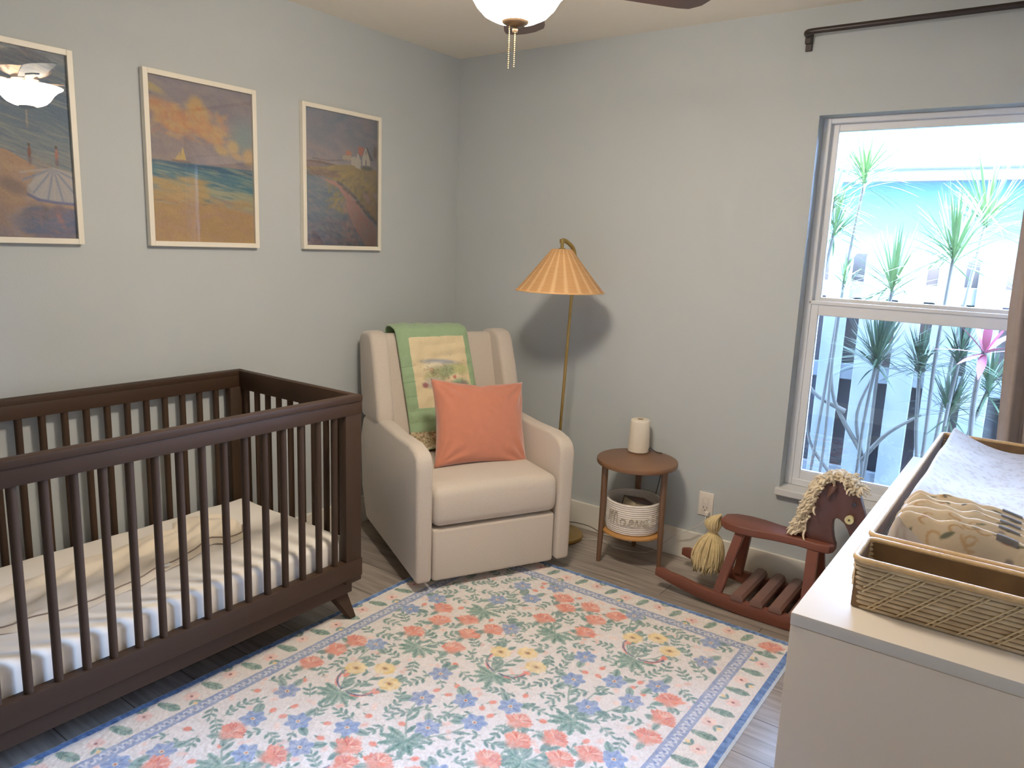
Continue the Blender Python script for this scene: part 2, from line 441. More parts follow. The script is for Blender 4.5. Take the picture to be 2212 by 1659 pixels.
# coast with cottages
p3 = Paint(PW, PH, .0055, (150, 140, 150))
vgrad(p3, [(0, (98, 120, 152)), (.15, (120, 130, 154)), (.3, (160, 148, 156)), (.385, (176, 160, 158)), (.39, (96, 128, 156)), (.7, (112, 130, 150)), (1, (96, 104, 140))])
p3.dabs(180, 0, 1, 0, .5, .1, .04, 0, [(110, 126, 156), (160, 146, 158), (176, 150, 156), (130, 134, 156)], .35, .5)
p3.dabs(420, 0, .8, .64, 1.36, .07, .012, .2, [(88, 120, 150), (130, 146, 160), (150, 146, 160), (76, 96, 140), (160, 140, 150)], .5, .25)
p3.dabs(140, 0, .7, 1.1, 1.36, .05, .016, .3, [(74, 78, 120), (110, 100, 130), (150, 130, 150)], .5, .4)
p3.poly([(0, .53), (.1, .52), (.28, .555), (.4, .56), (.4, .6), (0, .60)], (150, 120, 120))
p3.poly([(0, .515), (.2, .505), (.45, .53), (.45, .55), (0, .525)], (120, 96, 90))
p3.poly([(0, .58), (.2, .57), (.4, .53), (.6, .51), (1, .53), (1, 1.12), (.84, .96), (.7, .84), (.56, .73), (.4, .68), (.2, .65), (0, .60)], (170, 142, 86))
p3.dabs(260, .3, 1, .56, 1.0, .05, .016, -.7, [(180, 150, 84), (150, 134, 84), (196, 160, 96), (120, 110, 84), (200, 164, 70)], .5, .5)
p3.dabs(80, .05, .45, .59, .66, .06, .01, .1, [(120, 96, 90), (160, 120, 100)], .6, .2)
p3.poly([(.2, .68), (.42, .70), (.56, .77), (.68, .86), (.8, 1.0), (1, 1.16), (1, 1.37), (.84, 1.37), (.66, 1.16), (.56, .98), (.55, .88), (.44, .76)], (206, 140, 130))
p3.dabs(120, .5, 1, .8, 1.36, .05, .02, .9, [(220, 134, 116), (206, 150, 146), (190, 160, 160)], .5, .3)
for k in range(22):
    t = k/21; p3.blob(.44+.56*t, .72+.40*t**1.2+random.uniform(-.02, .02), .028, .016, .7, (92, 84, 88), .7, .7)
p3.poly([(.62, .43), (.68, .41), (.70, .52), (.62, .50)], (216, 206, 190)); p3.poly([(.68, .45), (.715, .37), (.76, .45), (.76, .54), (.68, .53)], (222, 210, 194))
p3.poly([(.72, .37), (.73, .30), (.81, .31), (.79, .38), (.76, .40)], (214, 110, 90)); p3.poly([(.78, .42), (.83, .30), (.90, .43), (.90, .50), (.78, .50)], (230, 218, 200))
p3.poly([(.83, .295), (.86, .30), (.95, .43), (.90, .44)], (94, 88, 100)); p3.poly([(.54, .41), (.56, .36), (.62, .37), (.62, .41)], (220, 130, 100)); p3.poly([(.5, .42), (.62, .41), (.62, .46), (.5, .46)], (200, 180, 150))
p3.line([(.835, .44), (.835, .49)], .012, (90, 80, 80)); p3.line([(.835, .34), (.835, .37)], .01, (90, 80, 80))
p3.blob(.97, .34, .03, .07, 0, (110, 96, 92), .9, .8); p3.blob(.85, .52, .08, .025, 0, (84, 90, 76), .9, .7)
p3.line([(.1, .49), (.3, .495), (.5, .47)], .014, (120, 104, 110), .8)
p3.grain(5, 1)
picture('picture_frame', 'white framed print of a beach parasol, nearest the camera', -2.496, p1)
picture('picture_frame', 'white framed print of a sailing boat beach under orange clouds, above the crib', -1.784, p2)
picture('picture_frame', 'white framed print of white cottages above a rocky shore, nearest the corner', -1.076, p3)

# ------------------------------------------------------------------ rug
RX, RY, RW, RH = .665, -.51, 1.53, 2.44
rp_ = Paint(RW, RH, .0026, (222, 214, 212))
def rg(): return random.choice([(98, 136, 128), (110, 146, 136), (88, 124, 120), (120, 150, 142)])
DG = (66, 102, 102)
U0 = .015
def blue_flower(x, y, s=.038):
    a0 = random.uniform(0, 6)
    for k in range(2):
        a = random.uniform(0, 2*PI); rp_.leaf(x+math.cos(a)*s*.6, y+math.sin(a)*s*.6, s*1.5, s*.75, a, rg(), DG)
    c = random.choice([(112, 140, 190), (122, 148, 196), (128, 146, 184)])
    for k in range(6):
        a = a0+k*PI/3; rp_.leaf(x, y, s*1.15, s*.8, a, c, (92, 116, 170))
    rp_.blob(x, y, .008, .007, 0, (226, 200, 160)); rp_.blob(x, y, .004, .004, 0, (160, 70, 50))
def coral(x, y, s=.040):
    a = random.choice([PI/2, PI/2+.8, PI/2-.8])
    rp_.leaf(x, y+s*.5, s*1.4, s*.7, a+.8, rg(), DG); rp_.leaf(x, y+s*.5, s*1.4, s*.6, a-.8, rg(), DG)
    cs = [(222, 122, 100), (214, 108, 92), (230, 140, 116)]
    n = 11; up = -PI/2+random.uniform(-.5, .5)
    for k in range(n):
        t = (k/(n-1)-.5)*random.uniform(3.6, 4.0); rp_.leaf(x-math.cos(up)*s*.3, y-math.sin(up)*s*.3, s*random.uniform(1.2, 1.4), s*.5, up+t*.7, random.choice(cs))
    rp_.blob(x, y, s*.95, s*.75, up, cs[0], .9, .5)
    for k in range(7):
        t = (k/6-.5)*2.2; x1, y1 = x+math.cos(up+t)*s*.9, y+math.sin(up+t)*s*.7
        rp_.line([(x+math.cos(up+t)*s*.2, y+math.sin(up+t)*s*.2), (x1, y1)], .0035, random.choice([(244, 196, 170), (190, 74, 70)]), .8)
def yellow(x, y, s=.040):
    for k in range(3):
        a = random.uniform(-2.4, -.7); rp_.leaf(x+math.cos(a)*s*.6, y+math.sin(a)*s*.6, s*1.1, s*.5, a, rg(), DG)
    for k in range(8):
        a = k*PI/4; rp_.blob(x+math.cos(a)*s*.6, y+math.sin(a)*s*.5, s*.42, s*.36, a, random.choice([(232, 200, 132), (224, 186, 110), (238, 212, 150)]), 1, .4)
    rp_.blob(x, y, s*.62, s*.5, 0, (236, 206, 146), 1, .4); rp_.blob(x, y, s*.4, s*.3, 0, (214, 170, 100), 1, .5); rp_.blob(x, y, s*.2, s*.14, 0, (120, 76, 50), 1, .5)
def dot(x, y):
    a = random.uniform(0, 6); rp_.leaf(x, y, .025, .008, a, rg()); rp_.blob(x, y, .013, .010, a, (224, 116, 96), 1, .5)
def stem(x0, y0, x1, y1, leaves=3):
    bx = (x1-x0)*.15+random.uniform(-.02, .02); pts = []
    for i in range(9):
        t = i/8; pts.append((x0+(x1-x0)*t+bx*math.sin(t*PI), y0+(y1-y0)*t))
    rp_.line(pts, .006, (116, 146, 132))
    for i in range(1, 8, max(1, 8//(leaves+1))):
        a = math.atan2(pts[i+1][1]-pts[i][1], pts[i+1][0]-pts[i][0]); sd = 1 if i % 2 else -1
        rp_.leaf(pts[i][0], pts[i][1], .05, .018, a+sd*.7, rg(), DG)
def palm(x, y, jag=.35):
    for a in (100, 65, 135, 30, 160, -5, 188):
        rp_.leaf(x, y, random.uniform(.07, .09), .032, R(a+random.uniform(-6, 6)), random.choice([(110, 148, 134), (96, 136, 124), (122, 154, 140)]), (64, 104, 98), jag)
def pods(x, y):
    for sx, a0 in ((-1, 0), (1, 0)):
        pts = [(x+sx*(.01+.075*math.sin(t*1.7)), y-.02-.085*(1-math.cos(t*1.5))*.9-.02*t+ (.03*t if sx > 0 else 0)) for t in np.linspace(0, 1.1, 12)]
        for q in pts[3:]: rp_.blob(q[0]-sx*.006, q[1]+.008, .007, .006, 0, (226, 112, 100), 1, .5)
        rp_.line(pts, .006, (66, 72, 104))
def fern(x, y, a, s=.085, n=11):
    dx, dy = math.cos(a), math.sin(a); cv = random.uniform(-.3, .3)
    rp_.leaf(x-dx*s*.5, y-dy*s*.5, s, s*.30, a, (112, 146, 128), None, .3)
    for i in range(n):
        t = i/(n-1); px, py = x+dx*s*(t-.5), y+dy*s*(t-.5); l = s*.36*math.sin(PI*min(1, .22+t*.72))
        for sd in (-1, 1): rp_.leaf(px, py, l, .0065, a+sd*.75, random.choice([(78, 116, 104), (96, 134, 118), (70, 106, 98), (120, 150, 128)]))
    rp_.line([(x-dx*s*.5, y-dy*s*.5), (x+dx*s*.5, y+dy*s*.5)], .004, (66, 100, 92))
def sprig(x, y, a, n=3, s=.03):
    dx, dy = math.cos(a), math.sin(a); L_ = s*(n+.6)*.62
    rp_.line([(x-dx*L_/2, y-dy*L_/2), (x+dx*L_/2, y+dy*L_/2)], .004, (104, 138, 126))
    for i in range(n):
        t = (i+.3)/n-.5; px, py = x+dx*L_*t, y+dy*L_*t
        for sd in (-1, 1): rp_.leaf(px, py, s*random.uniform(.8, 1.1), s*.42, a+sd*random.uniform(.7, 1), rg(), DG)
    rp_.leaf(x+dx*L_/2, y+dy*L_/2, s*.9, s*.4, a, rg(), DG)
BL = [(.193,.74),(.215,.606),(.414,.451),(.515,.35),(.544,.201),(.418,.277),(.594,.607),(.283,1.014),(.59,1.006),(.636,1.148),(.753,1.069),(.884,1.002),(.846,1.138),(.753,1.249),(.563,1.401),(.917,.202),(.921,.593),(.962,.743),(1.077,.663),(1.24,.201),(1.274,.343),(1.206,.594),(1.174,.728),(1.08,.845),(1.265,1.015),(.274,1.398),(.311,1.553),(.426,1.475),(.526,1.547),(.429,1.658),(.24,1.803)]
CO = [(.289,.651),(.343,.735),(.426,.659),(.324,.859),(.496,.74),(.544,.656),(.516,.853),(.211,1.045),(.198,1.13),(.948,1.046),(.998,1.123),(1.08,1.045),(.631,1.458),(.681,1.515),(.746,1.449),(.981,1.246),(1.143,1.114),(1.198,1.041),(.617,.263),(.67,.328),(.744,.258),(.814,.337),(.864,.254),(.831,.446),(1.271,.644),(1.295,.746),(1.298,.86),(.648,.457),(.199,1.243),(.283,1.844)]
YE = [(.665,.763),(.745,.707),(.82,.763),(.343,1.165),(.422,1.105),(.499,1.16),(.992,.36),(1.068,.302),(1.142,.359)]
DO = [(.21,.676),(.343,.603),(.498,.604),(.478,.198),(.492,.234),(.485,.278),(.531,.287),(.669,.216),(.593,.932),(.682,1.027),(.644,1.086),(.69,1.081),(.82,.815),(.89,.925),(.828,1.021),(.82,1.067),(.865,1.081),(1.008,.999),(.35,1.214),(.499,1.22),(.572,1.321),(.503,1.426),(.679,1.405),(1.162,.997),(.823,.205),(.995,.406),(1.148,.416),(1.005,.62),(.97,.68),(1.018,.671),(1.15,.612),(1.142,.657),(1.187,.667),(1.29,.292),(.266,1.325),(.323,1.489),(.357,1.434),(.371,1.488),(.54,1.483),(.222,1.884),(.204,1.703),(.346,1.684)]
PA = [(.427,.563),(.417,.93),(.742,1.331),(1.068,1.188),(.749,.527),(1.078,.94)]
PO = [(.733,.897),(1.066,.5),(.41,1.298)]
def extend(Ls):
    out = list(Ls)
    for (x, y) in Ls:
        for kx, ky in ((.32, .77), (-.333, .40+.77), (0, 1.17), (.333, -.4), (-.333, .4)):
            q = (x+kx, y+ky)
            if q[1] < 1.5 and q[1]+0 < 1.05 or not (.19 < q[0] < 1.30 and q[1] < 2.28): continue
            near = min(math.hypot(q[0]-a, q[1]-b) for a, b in out+BL+CO+YE)
            if near > .07: out.append(q)
    return out
BL2, CO2, YE2, DO2, PA2, PO2 = [extend(k) for k in (BL, CO, YE, DO, PA, PO)]
off = lambda q: (q[0]+U0, q[1])
flowers = [off(q) for q in BL2+CO2+YE2]
taken = list(flowers)
for q in PA2+PO2:
    x, y = off(q); taken.append((x, y)); taken.append((x, y+.04)); taken.append((x-.04, y)); taken.append((x+.04, y))
    tg = sorted([f for f in flowers if -.32 < f[1]-y < -.02 and abs(f[0]-x) < .17], key=lambda f: math.hypot(f[0]-x, f[1]-y))[:4]
    for f in tg: stem(x, y, f[0], f[1]+.01, 3)
    palm(x, y)
for q in PO2: pods(*off(q))
for q in DO2: taken.append(off(q))
# fill the gaps with leafy sprigs and pale pink buds
def free(x, y, d): return all((x-a)**2+(y-b)**2 > d*d for a, b in taken)
for _ in range(9000):
    x, y = random.uniform(.20, 1.33), random.uniform(.20, 2.24)
    if free(x, y, .064):
        sprig(x, y, random.uniform(0, 2*PI), random.choice([2, 3, 3])); taken.append((x, y))
for _ in range(6000):
    x, y = random.uniform(.19, 1.34), random.uniform(.19, 2.26)
    if free(x, y, .044):
        taken.append((x, y))
        if random.random() < .55:
            for k in range(2): rp_.blob(x+random.gauss(0, .010), y+random.gauss(0, .008), .011, .008, random.uniform(0, 3), random.choice([(232, 188, 180), (238, 200, 186), (228, 172, 160)]), .8, .7)
        else: sprig(x, y, random.uniform(0, 6), 1, .026)
for q in DO2: dot(*off(q))
for q in BL2: blue_flower(*off(q))
for q in YE2: yellow(*off(q))
for q in CO2: coral(*off(q))
# borders
U, V = rp_.U, rp_.V
dE = np.minimum(np.minimum(U, RW-U), np.minimum(V, RH-V))
m = ((dE > .125) & (dE < .172)); rp_.a[m] = (118, 136, 178)
rp_.a[(dE < .125)] = (224, 214, 206)
def band_scroll():
    step = .031
    def mark(x, y, a, k):
        c = (206, 208, 214)
        pts = [(x+math.cos(a)*s_-math.sin(a)*q_*(1 if k % 2 else -1), y+math.sin(a)*s_+math.cos(a)*q_*(1 if k % 2 else -1)) for s_, q_ in ((-.013, -.010), (-.008, .008), (0, .010), (.004, -.002), (.010, -.009), (.014, .004))]
        rp_.line(pts, .0055, c, .9); rp_.blob(x, y, .004, .004, 0, (70, 92, 150), .9, .5)
    d = .1485; k = 0
    x = d
    while x < RW-d: mark(x, d, 0, k); mark(x, RH-d, 0, k); x += step; k += 1
    y = d
    while y < RH-d: mark(d, y, PI/2, k); mark(RW-d, y, PI/2, k); y += step; k += 1
band_scroll()
def pinkf(x, y, a):
    for k in range(6):
        t = k*PI/3; rp_.blob(x+math.cos(t)*.013, y+math.sin(t)*.012, .014, .011, t, random.choice([(236, 190, 176), (240, 200, 184), (230, 178, 168)]), .9, .5)
    rp_.blob(x, y, .006, .005, 0, (130, 60, 60), 1, .4)
    bx, by = x+math.cos(a)*.042, y+math.sin(a)*.042
    rp_.blob(bx, by, .010, .007, a, (238, 196, 120), .9, .5)
    for sd in (-1, 1): rp_.leaf(x+math.cos(a)*.022, y+math.sin(a)*.022, .03, .013, a+sd*.7, rg(), DG)
sp = .148; dm = .075
k = 0; y = .20
while y < RH-.16:
    fern(dm, y, R(-18)+PI*0, .078); fern(RW-dm-.012, y-.05, R(-4), .078)
    if y+sp < RH-.1: pinkf(dm-.008+.014*(k % 2), y+sp/2, PI*.0+(.3 if k % 2 else PI+.3)); pinkf(RW-dm-.012+.012*(-1)**k, y+sp/2-.05, (.4 if k % 2 else PI+.4))
    y += sp; k += 1
x = .165; k = 0
while x < RW-.16:
    fern(x, dm, R(-75), .07); fern(x, RH-dm, R(-75), .07)
    if x+sp < RW-.12: pinkf(x+sp/2, dm+.008*(-1)**k, (-1.3 if k % 2 else 1.8)); pinkf(x+sp/2, RH-dm, (-1.3 if k % 2 else 1.8))
    x += sp; k += 1
for q in ((.085, .08), (RW-.085, .085), (.085, RH-.08), (RW-.085, RH-.08)): coral(*q, .04)
G = rp_.grain(0, 6, (1, 1)); G2 = rp_.grain(0, 2, (.6, 1.4)); G3 = rp_.grain(0, 3, (1, 3)); G4 = rp_.grain(0, 3, (3, 1))
side = (U < .04) | (U > RW-.04)
mb = (dE < .031)[..., None]
bl = np.array([84, 116, 168.])+np.where(side, G4, G3)[..., None]*14+G[..., None]*10
base_ = np.array([216, 209, 206.]); k_ = np.clip(.80+.13*G2+.10*G3, .45, 1.05)[..., None]
rp_.a = base_+(rp_.a-base_)*k_*.93
rp_.a = np.where(mb, bl, rp_.a)
rp_.a = np.where((dE < .006)[..., None], np.array([196, 206, 214.]), rp_.a)
rp_.a = rp_.a+G[..., None]*3.0+G2[..., None]*4.5+rng.normal(0, 3.5, rp_.a.shape[:2])[..., None]
ht = .0112+.0007*G2+.0006*G
ht = np.where(dE < .004, .002, ht)
rug = grid_obj('area_rug', RX+U, RY-V, ht, vmat('rug_pile', .95, sheen=.2), None, rp_.a)
rug.data.flip_normals()
tag(rug, 'cream floral area rug with blue border on the plank floor', 'rug')

# ------------------------------------------------------------------ crib
M_wal = mat('walnut_stain', (54, 37, 26), .58, noise=.22, scale=6, stretch=(1, .12, 1), bump=.05, bscale=60, spec=.22)
M_wal_v = mat('walnut_stain_vertical', (54, 38, 27), .6, noise=.18, scale=7, stretch=(1, 1, .12), bump=.05, bscale=60, spec=.22)
crib = thing('baby_crib', 'dark walnut spindle crib against the left wall', 'crib', (.39, -2.12, 0))
CX0, CX1, CY0, CY1, CT = .012, .768, -2.83, -1.412, .898
def cpart(name, bm, m=M_wal, smooth=30, label=None):
    bmesh.ops.translate(bm, verts=bm.verts, vec=(-.39, 2.12, 0)); return obj(name, bm, m, crib, smooth, label=label)
def long_rail(x0, x1, out):
    bm = bmesh.new()
    box(bm, x0, x1, CY0, CY1, CT-.072, CT-.022, .003); box(bm, x0-(0.004 if not out else 0), x1+(.004 if out else 0), CY0, CY1, CT-.024, CT, .004); cpart('top_rail', bm)
long_rail(.735, .768, True); long_rail(.012, .045, False)
for y0, y1 in ((CY0, CY0+.03), (CY1-.03, CY1)):
    bm = bmesh.new(); box(bm, .045, .735, y0, y1, CT-.080, CT-.001, .003); cpart('end_rail', bm)
for x0, x1 in ((.728, .766), (.014, .052)):
    for y0, y1 in ((CY0+.002, CY0+.078), (CY1-.078, CY1-.002)):
        bm = bmesh.new(); box(bm, x0, x1, y0, y1, .165, CT-.07, .003); cpart('corner_post', bm, M_wal_v)
for x0, x1 in ((.73, .770), (.010, .05)):
    bm = bmesh.new(); box(bm, x0, x1, CY0, CY1, .184, .256, .003); cpart('bottom_rail', bm)
for y0, y1 in ((CY0, CY0+.03), (CY1-.03, CY1)):
    bm = bmesh.new(); box(bm, .05, .73, y0, y1, .184, .256, .003); cpart('bottom_end_rail', bm)
bm = bmesh.new(); box(bm, .03, .745, CY0+.03, CY1-.03, .118, .19, .004); cpart('base_apron', bm)
def slat(x, y, n='spindle'):
    bm = bmesh.new(); tube(bm, [(x, y, .25), (x, y, CT-.07)], .0122, 10, flat=1.0); cpart(n, bm, M_wal_v, 50)
ny_ = 18
for i in range(ny_):
    y = -1.532-i*.0741
    if y < CY0+.09: break
    slat(.75, y)
for i in range(17):
    y = -1.544-i*.0735
    if y > CY0+.09: slat(.03, y)
for i in range(9): slat(.0745+i*.0725+.0, CY1-.015)
for i in range(9): slat(.0745+i*.0725+.0, CY0+.015)
for sx in (0, 1):
    for sy in (0, 1):
        bm = bmesh.new()
        xt = .70 if sx else .08; xb = .742 if sx else .038
        yt = CY1-.08 if sy else CY0+.08; yb = CY1-.035 if sy else CY0+.035
        lo = .0125 if (sx and sy) else (.0125 if sx else .0)
        a = [(xt-.03, yt-.035), (xt+.03, yt-.035), (xt+.03, yt+.035), (xt-.03, yt+.035)]
        c_ = [(xb-.014, yb-.016), (xb+.014, yb-.016), (xb+.014, yb+.016), (xb-.014, yb+.016)]
        A = [bm.verts.new((*q, .125)) for q in a]; B = [bm.verts.new((*q, lo)) for q in c_]
        bm.faces.new(A); bm.faces.new(B[::-1])
        for k in range(4): bm.faces.new((A[k], B[k], B[(k+1) % 4], A[(k+1) % 4]))
        bmesh.ops.bevel(bm, geom=list(bm.edges), offset=.003, segments=2, affect='EDGES')
        cpart('leg', bm, M_wal_v)
# mattress
M_sheet = mat('fitted_sheet', (244, 236, 226), .85, noise=.03, scale=4, bump=.25, bscale=7, sheen=.2)
mt = thing('crib_mattress', 'cream sheeted mattress inside the walnut crib', 'mattress', (.39, -2.12, .2))
def puffy(x0, x1, y0, y1, z0, z1, nx=30, ny=50, rad=.03, wob=.004, seed=0):
    bm = bmesh.new(); box(bm, x0, x1, y0, y1, z0, z1, rad, 5)
    bmesh.ops.subdivide_edges(bm, edges=[e for e in bm.edges if e.calc_length() > .1], cuts=24, use_grid_fill=True)
    rr = random.Random(seed); ph = [rr.uniform(0, 6) for _ in range(6)]
    for v in bm.verts:
        x, y, z = v.co
        w = wob*(math.sin(x*17+y*9+ph[0])+.7*math.sin(y*31-x*13+ph[1])+.5*math.sin(x*41+y*37+ph[2]))
        if z > z1-.03: v.co.z += w*.6
        v.co.x += w*.3*(1 if x > (x0+x1)/2 else -1) if False else 0
    return bm
bm = puffy(.062, .722, CY0+.036, CY1-.036, .205, .345, rad=.028, wob=.003, seed=3)
bmesh.ops.translate(bm, verts=bm.verts, vec=(-.39, 2.12, -.2)); obj('fitted_sheet', bm, M_sheet, mt, 60)
# sleep sack lying flat
M_sack = mat('sack_cotton', (238, 222, 198), .9, noise=.04, scale=9, bump=.3, bscale=20, sheen=.3)
sk = thing('sleep_sack', 'beige zip sleep sack laid flat on the crib mattress', 'sleep sack', (.36, -2.1, .346))
NYs, NXs = 150, 90
tt = np.linspace(0, 1, NYs)[:, None]; ss = np.linspace(-1, 1, NXs)[None]
def halfw(t):
    return np.interp(t, [0, .03, .1, .25, .5, .72, .8, .84, .92, .97, 1.0], [.0, .10, .155, .17, .16, .14, .12, .17, .16, .09, .0])
hw = halfw(tt); Yl = tt*1.02-.55
ang_ = .10
Xl = ss*hw*(1+.03*np.sin(tt*30))+.03*np.sin(tt*5)
edge = np.clip(1-np.abs(ss)**6, 0, 1)
wr = .004*np.sin(tt*22+ss*2.5+1)+.004*np.sin(tt*9-ss*6)+.003*np.sin(ss*14+tt*18)+.003*np.sin(tt*47+ss*9)
Zl = np.maximum((.016+wr)*edge*np.clip(np.minimum(tt, 1-tt)*30, 0, 1), 0)+.001
Xr, Yr = Xl*math.cos(ang_)-Yl*math.sin(ang_), Xl*math.sin(ang_)+Yl*math.cos(ang_)
Zl = Zl+0*Xr
g = grid_obj('sack_body', Xr, Yr+0*Xl, Zl, M_sack, sk)
bm = bmesh.new(); pts = []
for t in np.linspace(.03, .97, 60):
    i = int(t*(NYs-1)); j = int(.93*(NXs-1)); pts.append((Xr[i, j], Yr[i, j], Zl[i, j]+.002))
tube(bm, pts, .0022, 6); obj('zipper', bm, mat('zip_tape', (140, 120, 104), .6, noise=.05), sk, 60)
bm = bmesh.new(); i = int(.58*(NYs-1)); j = int(.93*(NXs-1)); box(bm, -.006, .006, -.018, .018, 0, .004, .0015, mtx=T(Xr[i, j]+.012, Yr[i, j], Zl[i, j]+.002)); obj('zip_pull', bm, mat('white_plastic', (225, 225, 220), .4, noise=.01), sk)

# ------------------------------------------------------------------ armchair
M_lin = mat('oatmeal_linen', (197, 184, 170), .9, noise=.07, scale=260, bump=.25, bscale=520, sheen=.3)
CHR = (.98, -.823, 0); CRZ = math.atan2(.891, .454)
ch = thing('glider_armchair', 'oatmeal linen wingback glider armchair in the corner', 'armchair', CHR, CRZ)
def chp(name, bm, m=M_lin, sm=45, label=None): return obj(name, bm, m, ch, sm, label=label)
for sx in (-1, 1):
    bm = bmesh.new()
    prof = [(0, .055), (.0, .56), (.012, .60), (.045, .622), (.12, .636), (.30, .632), (.52, .64), (.72, .64), (.79, .60), (.82, .5), (.79, .25), (.74, .09)]
    a0, a1 = (.30, .37) if sx > 0 else (-.37, -.30)
    prism(bm, prof, a0, a1, 'x', .018, 4)
    for v in bm.verts:   # arm flares slightly outwards at mid height
        v.co.x += sx*.012*math.sin(min(1, max(0, (v.co.z-.05)/.6))*PI)*(1 if abs(v.co.x) > .33 else .2)
    chp('arm', bm)
bm = bmesh.new(); box(bm, -.294, .294, .005, .62, .29, .462, .035, 5)
bmesh.ops.subdivide_edges(bm, edges=[e for e in bm.edges if e.calc_length() > .1], cuts=12, use_grid_fill=True)
for v in bm.verts:
    if v.co.z > .4:
        v.co.z += .012*(1-(v.co.x/.3)**2)*(1 if v.co.y > .05 else .6)-.10*max(0, v.co.y-.4)*0
    if v.co.y < .06: v.co.y -= .012*math.sin((v.co.z-.29)/.17*PI)
chp('seat_cushion', bm)
bm = bmesh.new(); box(bm, -.292, .292, .012, .10, .05, .284, .016, 4); chp('footrest_panel', bm)
bm = bmesh.new(); box(bm, -.30, .30, .10, .74, .09, .30, .01, 2); chp('seat_base', bm)
bm = bmesh.new()
prism(bm, [(.57, .40), (.62, .60), (.70, .85), (.745, 1.0), (.775, 1.015), (.86, 1.0), (.83, .70), (.80, .45), (.76, .12), (.62, .12)], -.305, .305, 'x', .022, 4)
chp('backrest', bm)
for sx in (-1, 1):
    bm = bmesh.new()
    prof = [(.525, .62), (.545, .70), (.60, .86), (.655, .99), (.685, 1.025), (.74, 1.034), (.84, 1.02), (.875, .98), (.85, .75), (.82, .6)]
    a0, a1 = (.285, .372) if sx > 0 else (-.372, -.285)
    prism(bm, prof, a0, a1, 'x', .024, 4)
    for v in bm.verts: v.co.x += sx*.03*max(0, (.75-v.co.y))*1.0
    chp('wing', bm)
bm = bmesh.new(); ring_ = lathe(bm, [(.0, .014), (.27, .014), (.275, .02), (.275, .032), (.265, .04), (.06, .045), (.06, .09), (0, .09)], 48, (0, .40))
chp('swivel_base', bm, mat('black_steel', (26, 25, 25), .45, noise=.1), 40)

# quilt over the backrest
M_q = vmat('quilt_cotton', .9, sheen=.3, bump=.3, bscale=120)
ql = thing('baby_quilt', 'green and cream appliqued baby quilt draped over the armchair back', 'quilt', CHR, CRZ)
path = [(.885, .74), (.888, .86), (.886, .97), (.872, 1.022), (.835, 1.040), (.785, 1.040), (.745, 1.028), (.722, .985), (.690, .88), (.655, .77), (.622, .66), (.598, .57), (.575, .50), (.545, .482), (.49, .480)]
sp_ = smooth_path([(0, a, b) for a, b in path], 8)
Ls = [0]
for a, b in zip(sp_, sp_[1:]): Ls.append(Ls[-1]+(b-a).length)
TL = Ls[-1]; QW = .375
qp = Paint(QW, TL, .0028, (142, 172, 130))
lv = lambda y_, z_: min(range(len(sp_)), key=lambda i: (sp_[i].y-y_)**2+(sp_[i].z-z_)**2)
s_at = lambda y_, z_: Ls[lv(y_, z_)]
s0, s1, s2 = s_at(.728, .99), s_at(.625, .665), s_at(.59, .55)
qp.blob(.1, .1, .001)
qp.poly([(.055, s0), (.345, s0-.005), (.345, s1), (.055, s1)], (226, 206, 162))
qp.poly([(0, s2), (QW, s2), (QW, TL), (0, TL)], (196, 180, 140))
for _ in range(900):
    x, y = random.uniform(0, QW), random.uniform(s2, TL); qp.blob(x, y, .005, .003, random.uniform(0, 3), random.choice([(110, 96, 70), (150, 130, 90), (120, 110, 76), (170, 120, 90), (222, 208, 170)]), .9, .6)
cx_, cy_ = .205, (s0+s1)/2
h_ = s1-s0
for (x, y, rx, ry, a, c, al) in [(.20, .36, .09, .014, .08, (142, 150, 168), .8), (.17, .42, .05, .022, 0, (232, 222, 190), .95), (.245, .43, .035, .016, 0, (230, 220, 190), .95), (.29, .47, .055, .028, .05, (176, 184, 120), .8),
        (.15, .47, .012, .012, 0, (208, 140, 120), .9), (.155, .51, .012, .01, 0, (214, 150, 130), .9), (.19, .54, .06, .04, 0, (150, 156, 112), .9), (.235, .50, .035, .035, .3, (146, 164, 120), .8), (.135, .58, .03, .02, 0, (176, 176, 120), .7),
        (.15, .65, .045, .026, 0, (190, 176, 170), .8), (.25, .62, .045, .02, -.5, (236, 214, 176), .9), (.23, .72, .035, .04, 0, (236, 200, 160), .9), (.29, .70, .045, .03, 0, (120, 160, 126), .85), (.31, .68, .02, .015, 0, (140, 120, 110), .8),
        (.105, .68, .014, .012, 0, (150, 90, 96), .9), (.265, .58, .008, .008, 0, (190, 90, 80), .9), (.275, .69, .008, .01, 0, (170, 90, 90), .9)]:
    qp.blob(x, s0+h_*y, rx, ry, a, c, al, .7)
for _ in range(170):
    x, y = random.gauss(.2, .06), s0+h_*random.gauss(.56, .1)
    if .065 < x < .335: qp.line([(x, y), (x+random.uniform(-.01, .01), y+random.uniform(-.006, .006))], .0022, random.choice([(110, 100, 76), (120, 130, 90), (150, 100, 84), (230, 220, 190)]), .7)
for y in (s0+.4*h_, s0+.62*h_, s0+.82*h_): qp.line([(0, y+.004), (.06, y)], .003, (96, 130, 88), .7)
qp.grain(3, 1)
vv = qp.V
iy = np.interp(vv, Ls, [q.y for q in sp_]); iz = np.interp(vv, Ls, [q.z for q in sp_])
uu = qp.U/QW
skew = np.interp(vv/TL, [0, .3, 1], [-.225, -.235, -.185])
wdd = np.interp(vv/TL, [0, .45, 1], [.375, .375, .38])
Xq = skew+uu*wdd
ty = np.gradient(iy, axis=0); tz = np.gradient(iz, axis=0); ln = np.hypot(ty, tz)+1e-9
ny__, nz__ = -tz/ln, ty/ln      # outward
sgn = np.where(ny__*(-1)+nz__ > -5, 1, 1)
ed = np.clip(np.minimum(uu, 1-uu)*22, 0, 1)**.5
